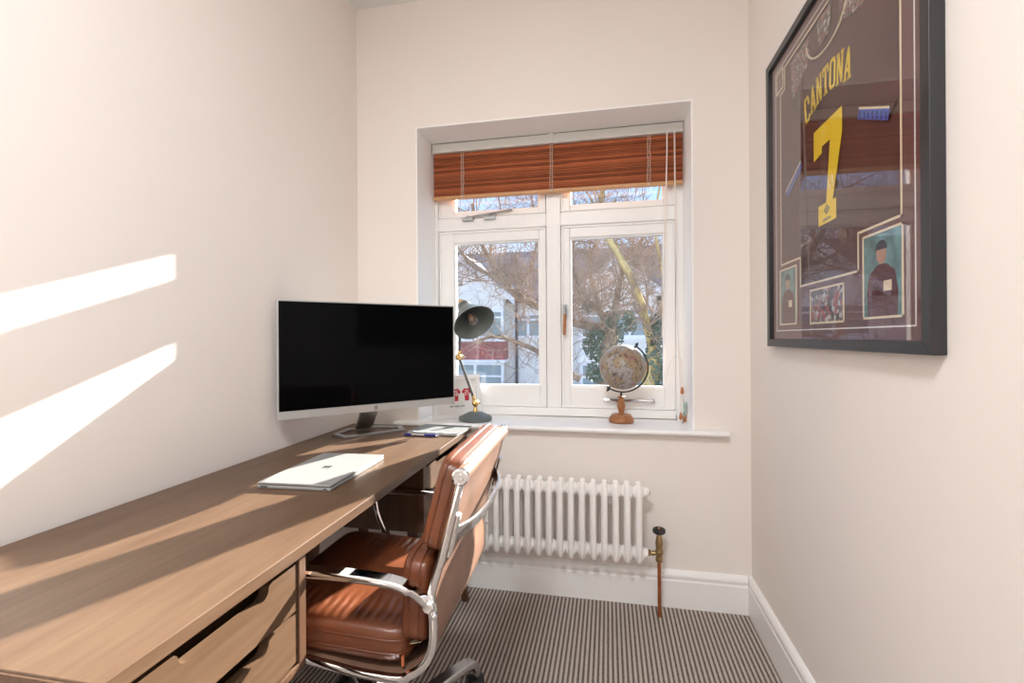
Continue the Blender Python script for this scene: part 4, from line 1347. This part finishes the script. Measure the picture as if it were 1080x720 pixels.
T = Tree(3)
Y = 7.2
base = at(672, 470, Y); base.z = GZ
T.limb([base, at(676, 470, Y), at(686, 400, Y), at(690, 372, Y)], .17, .10, 10, 0)
T.limb([at(690, 374, Y), at(684, 350, Y), at(676, 320, Y - .1), at(664, 290, Y - .2), at(650, 266, Y - .2), at(640, 246, Y - .2), at(634, 215, Y - .1), at(640, 170, Y)], .065, .035, 10, 16, 1.0)
T.limb([at(690, 374, Y), at(697, 340, Y + .1), at(700, 300, Y + .2), at(694, 262, Y + .3), at(690, 235, Y + .3), at(697, 190, Y + .3)], .035, .014, 8, 12, .8)
T.limb([at(652, 262, Y), at(636, 232, Y + .3), at(618, 200, Y + .4)], .03, .012, 6, 9, .8)
T.finish('bare_tree', 'bare tree with a leaning yellow mossy limb behind the globe', base, 'bark_moss',
         [(at(693, 352, Y), .16, .30, 420), (at(690, 385, Y), .18, .35, 420), (at(664, 340, Y + .2), .10, .20, 120), (at(700, 395, Y), .16, .22, 200)])
T = Tree(11)
Y = 8.2
base = at(628, 480, Y); base.z = GZ
T.limb([base, at(632, 470, Y), at(640, 410, Y), at(641, 372, Y), at(646, 345, Y)], .20, .12, 10, 0)
T.limb([at(644, 360, Y), at(634, 330, Y), at(620, 318, Y), at(608, 300, Y), at(604, 262, Y), at(612, 225, Y)], .06, .022, 8, 26, .95)
T.limb([at(646, 350, Y), at(650, 320, Y), at(654, 296, Y), at(662, 272, Y), at(684, 245, Y)], .07, .022, 8, 26, .95)
T.limb([at(642, 350, Y), at(628, 310, Y + .2), at(622, 280, Y + .3), at(630, 250, Y + .3), at(650, 210, Y)], .045, .016, 8, 22, .95)
T.limb([at(640, 345, Y), at(612, 342, Y), at(588, 334, Y), at(560, 320, Y), at(544, 309, Y), at(526, 292, Y), at(516, 272, Y), at(505, 250, Y), at(498, 215, Y)], .07, .03, 8, 30, .95)
T.limb([at(544, 309, Y), at(560, 280, Y + .2), at(566, 250, Y + .3), at(560, 205, Y + .3)], .03, .012, 6, 20, .85)
T.limb([at(526, 292, Y), at(500, 282, Y), at(484, 262, Y), at(470, 240, Y)], .03, .012, 6, 20, .85)
T.limb([at(516, 272, Y), at(520, 250, Y), at(528, 222, Y), at(520, 190, Y)], .025, .012, 6, 14, .85)
T.limb([at(612, 400, Y), at(590, 388, Y), at(566, 370, Y), at(545, 361, Y), at(520, 355, Y), at(498, 362, Y)], .06, .02, 8, 14, .8)
T.finish('bare_tree', 'ivy-clad bare tree spreading across both window panes', base, 'bark_brown',
         [(at(628, 362, Y), .22, .32, 500), (at(646, 348, Y), .20, .45, 420), (at(632, 392, Y), .25, .2, 300), (at(620, 322, Y), .10, .12, 70)])
# a further tree towards the left, seen mirrored in the jersey glass
T = Tree(23)
base = Vector((-8.2, 10.0, GZ))
T.limb([base, (-8.15, 10, -.5), (-8.1, 10.0, 1.2)], .16, .10, 8, 0)
for k in range(7):
    a = k * .9
    T.limb([(-8.1, 10, 1.0), (-8.1 + .5 * cos(a), 10 + .5 * sin(a), 2.0), (-8.1 + 1.2 * cos(a), 10 + 1.0 * sin(a), 3.2), (-8.1 + 1.8 * cos(a + .3), 10 + 1.4 * sin(a + .3), 4.4)], .05, .015, 6, 20, .9)
T.finish('bare_tree', 'bare tree mirrored in the glass of the framed jersey', base)


# ---------------------------------------------------------------- houses across the street
def house(name, label, x0, x1, yf, eave, ridge, bay_x, gable=True, red=False):
    root = thing(name, label, 'house', ((x0 + x1) / 2, yf, GZ), group='houses across the street')
    ox, oy, oz = (x0 + x1) / 2, yf, GZ
    dp = 7.5
    wx0, wx1 = x0 - ox, x1 - ox
    H_ = eave - oz; RH = ridge - oz
    MB().box(wx0, wx1, 0, dp, 0, H_).build('wall', 'render_white', root)
    ov = .25
    MB().add([(wx0, -ov, H_ - .05), (wx1, -ov, H_ - .05), (wx1, dp / 2, RH), (wx0, dp / 2, RH), (wx0, dp + ov, H_ - .05), (wx1, dp + ov, H_ - .05),
              (wx0, -ov, H_ + .05), (wx1, -ov, H_ + .05), (wx1, dp / 2, RH + .1), (wx0, dp / 2, RH + .1), (wx0, dp + ov, H_ + .05), (wx1, dp + ov, H_ + .05)],
             [(0, 1, 2, 3), (3, 2, 5, 4), (6, 9, 8, 7), (9, 10, 11, 8), (0, 6, 7, 1), (4, 5, 11, 10), (0, 3, 9, 6), (3, 4, 10, 9), (1, 7, 8, 2), (2, 8, 11, 5)]).build('roof', 'roof_slate', root)
    MB().box(wx0, wx1, -ov - .1, -ov, H_ - .12, H_).build('gutter', 'pipe_dark', root)
    MB().box(wx1 - .9, wx1 - .2, dp / 2 - .35, dp / 2 + .35, RH - .5, RH + .9).box(wx1 - .8, wx1 - .6, dp / 2 - .1, dp / 2 + .1, RH + .9, RH + 1.2).box(wx1 - .5, wx1 - .3, dp / 2 - .1, dp / 2 + .1, RH + .9, RH + 1.2).build('chimney', 'chimney_brick', root)
    # two-storey bay with gable
    b0, b1 = bay_x[0] - ox, bay_x[1] - ox
    bd = -.75
    zr0, zr1 = .40 - oz, 1.02 - oz
    MB().box(b0, b1, bd, 0, zr0, zr1).build('tile_hung_band', 'brick_red' if red else 'render_white', root)
    MB().box(b0 - .06, b1 + .06, bd - .06, 0, zr1, zr1 + .09).box(b0 - .06, b1 + .06, bd - .06, 0, zr0 - .09, zr0).build('band_moulding', 'paint_white', root)
    MB().box(b0, b1, bd, 0, H_ - .35, H_).box(b0, b1, bd, 0, 0, zr0 - 1.75).build('bay_wall', 'render_white', root)
    apex = H_ + (b1 - b0) * .42
    gx = (b0 + b1) / 2
    MB().prism([(b0 - .15, H_), (b1 + .15, H_), (gx, apex)], lambda a, b_, d: (a, d, b_), bd - .04, bd + .25).build('gable_wall', 'render_white', root)
    for (xa, za, xb, zb2) in ((b0 - .4, H_ - .2, gx, apex + .05), (b1 + .4, H_ - .2, gx, apex + .05)):
        MB().prism([(xa, za), (xb, zb2), (xb, zb2 + .26), (xa, za + .22)], lambda a, b_, d: (a, d, b_), bd - .16, bd - .05).build('bargeboard', 'paint_white', root)
        MB().add([(xa, bd - .16, za + .23), (xb, bd - .16, zb2 + .27), (xb, 2.6, zb2 + .27), (xa, 2.6, za + .23), (xa, bd - .16, za + .31), (xb, bd - .16, zb2 + .35), (xb, 2.6, zb2 + .35), (xa, 2.6, za + .31)],
                 [(0, 1, 2, 3), (4, 7, 6, 5), (0, 4, 5, 1), (1, 5, 6, 2), (2, 6, 7, 3), (3, 7, 4, 0)]).build('gable_roof', 'roof_slate', root)

    def window(xa, xb, za, zb2, yp, cols):
        b = MB(); t_ = .09
        b.box(xa, xb, yp - .06, yp + .02, za, za + t_); b.box(xa, xb, yp - .06, yp + .02, zb2 - t_, zb2)
        for k in range(cols + 1):
            xx = xa + (xb - xa - t_) * k / cols
            b.box(xx, xx + t_, yp - .06, yp + .02, za + t_, zb2 - t_)
        zt2 = zb2 - (zb2 - za) * .3
        b.box(xa + t_, xb - t_, yp - .05, yp + .02, zt2, zt2 + .06)
        wn = b.build('window', 'paint_white', root)
        for k in range(cols):
            xa2 = xa + (xb - xa - t_) * k / cols + t_; xb2 = xa + (xb - xa - t_) * (k + 1) / cols
            MB().box(xa2, xb2, yp - .02, yp, za + t_, zt2).build('pane', 'far_glass', wn)
            MB().box(xa2, xb2, yp - .02, yp, zt2 + .06, zb2 - t_).build('pane', 'far_glass', wn)
    window(b0, b1, zr1 + .09, H_ - .35, bd + .05, 3)
    window(b0, b1, zr0 - 1.75, zr0 - .09, bd + .05, 3)
    # single windows and door beside the bay
    sx_ = (b1 + wx1) / 2 if (wx1 - b1) > (b0 - wx0) else (b0 + wx0) / 2
    window(sx_ - .55, sx_ + .55, zr1 + .1, H_ - .45, -.02, 2)
    window(sx_ - .45, sx_ + .45, .3, 2.6, -.02, 1)
    dx = b1 + .32
    MB().tube([(dx, -.08, .1), (dx, -.08, H_ - .1)], .05, 8).build('drainpipe', 'pipe_dark', root)
    return root


EV, RG = 2.45, 4.75
house('house', 'white house with red tile-hung bay seen past the lamp', -7.4, -2.0, 16.2, EV, RG, (-6.4, -3.45), red=True)
house('house', 'white gabled house seen behind the globe', -2.0, 3.4, 16.2, EV, RG, (-.9, 1.5))
house('house', 'white gabled house at the right edge of the view', 3.4, 8.8, 16.2, EV, RG, (4.6, 7.2))
house('house', 'white gabled house mirrored in the jersey glass', -12.8, -7.4, 16.2, EV, RG, (-11.6, -9.0), red=True)
house('house', 'white gabled house farthest left across the street', -18.2, -12.8, 16.2, EV, RG, (-17.0, -14.4))
for k, (x, wd) in enumerate(((-4.6, 2.25), (.4, 2.2), (4.9, 1.9))):
    hg = MB(); rnd = random.Random(40 + k)
    for i in range(900):
        p = Vector((x + rnd.uniform(-wd, wd), 13.6 + rnd.uniform(-.4, .4), GZ + rnd.uniform(0.02, 1.4)))
        a = Vector((rnd.gauss(0, 1), rnd.gauss(0, 1), rnd.gauss(0, 1))).normalized(); o_ = a.orthogonal().normalized(); s = .11
        hg.add([p - a * s, p + o_ * s, p + a * s, p - o_ * s], [(0, 1, 2, 3)])
    h_ = thing('hedge', ('clipped green hedge before the red-banded house', 'clipped green hedge before the house behind the globe', 'clipped green hedge at the right edge of the street')[k], 'hedge', (x, 13.6, GZ))
    hg.v = [(v[0] - x, v[1] - 13.6, v[2] - GZ) for v in hg.v]
    hg.build('foliage', 'hedge_leaf', h_, kind='stuff', fix=False)
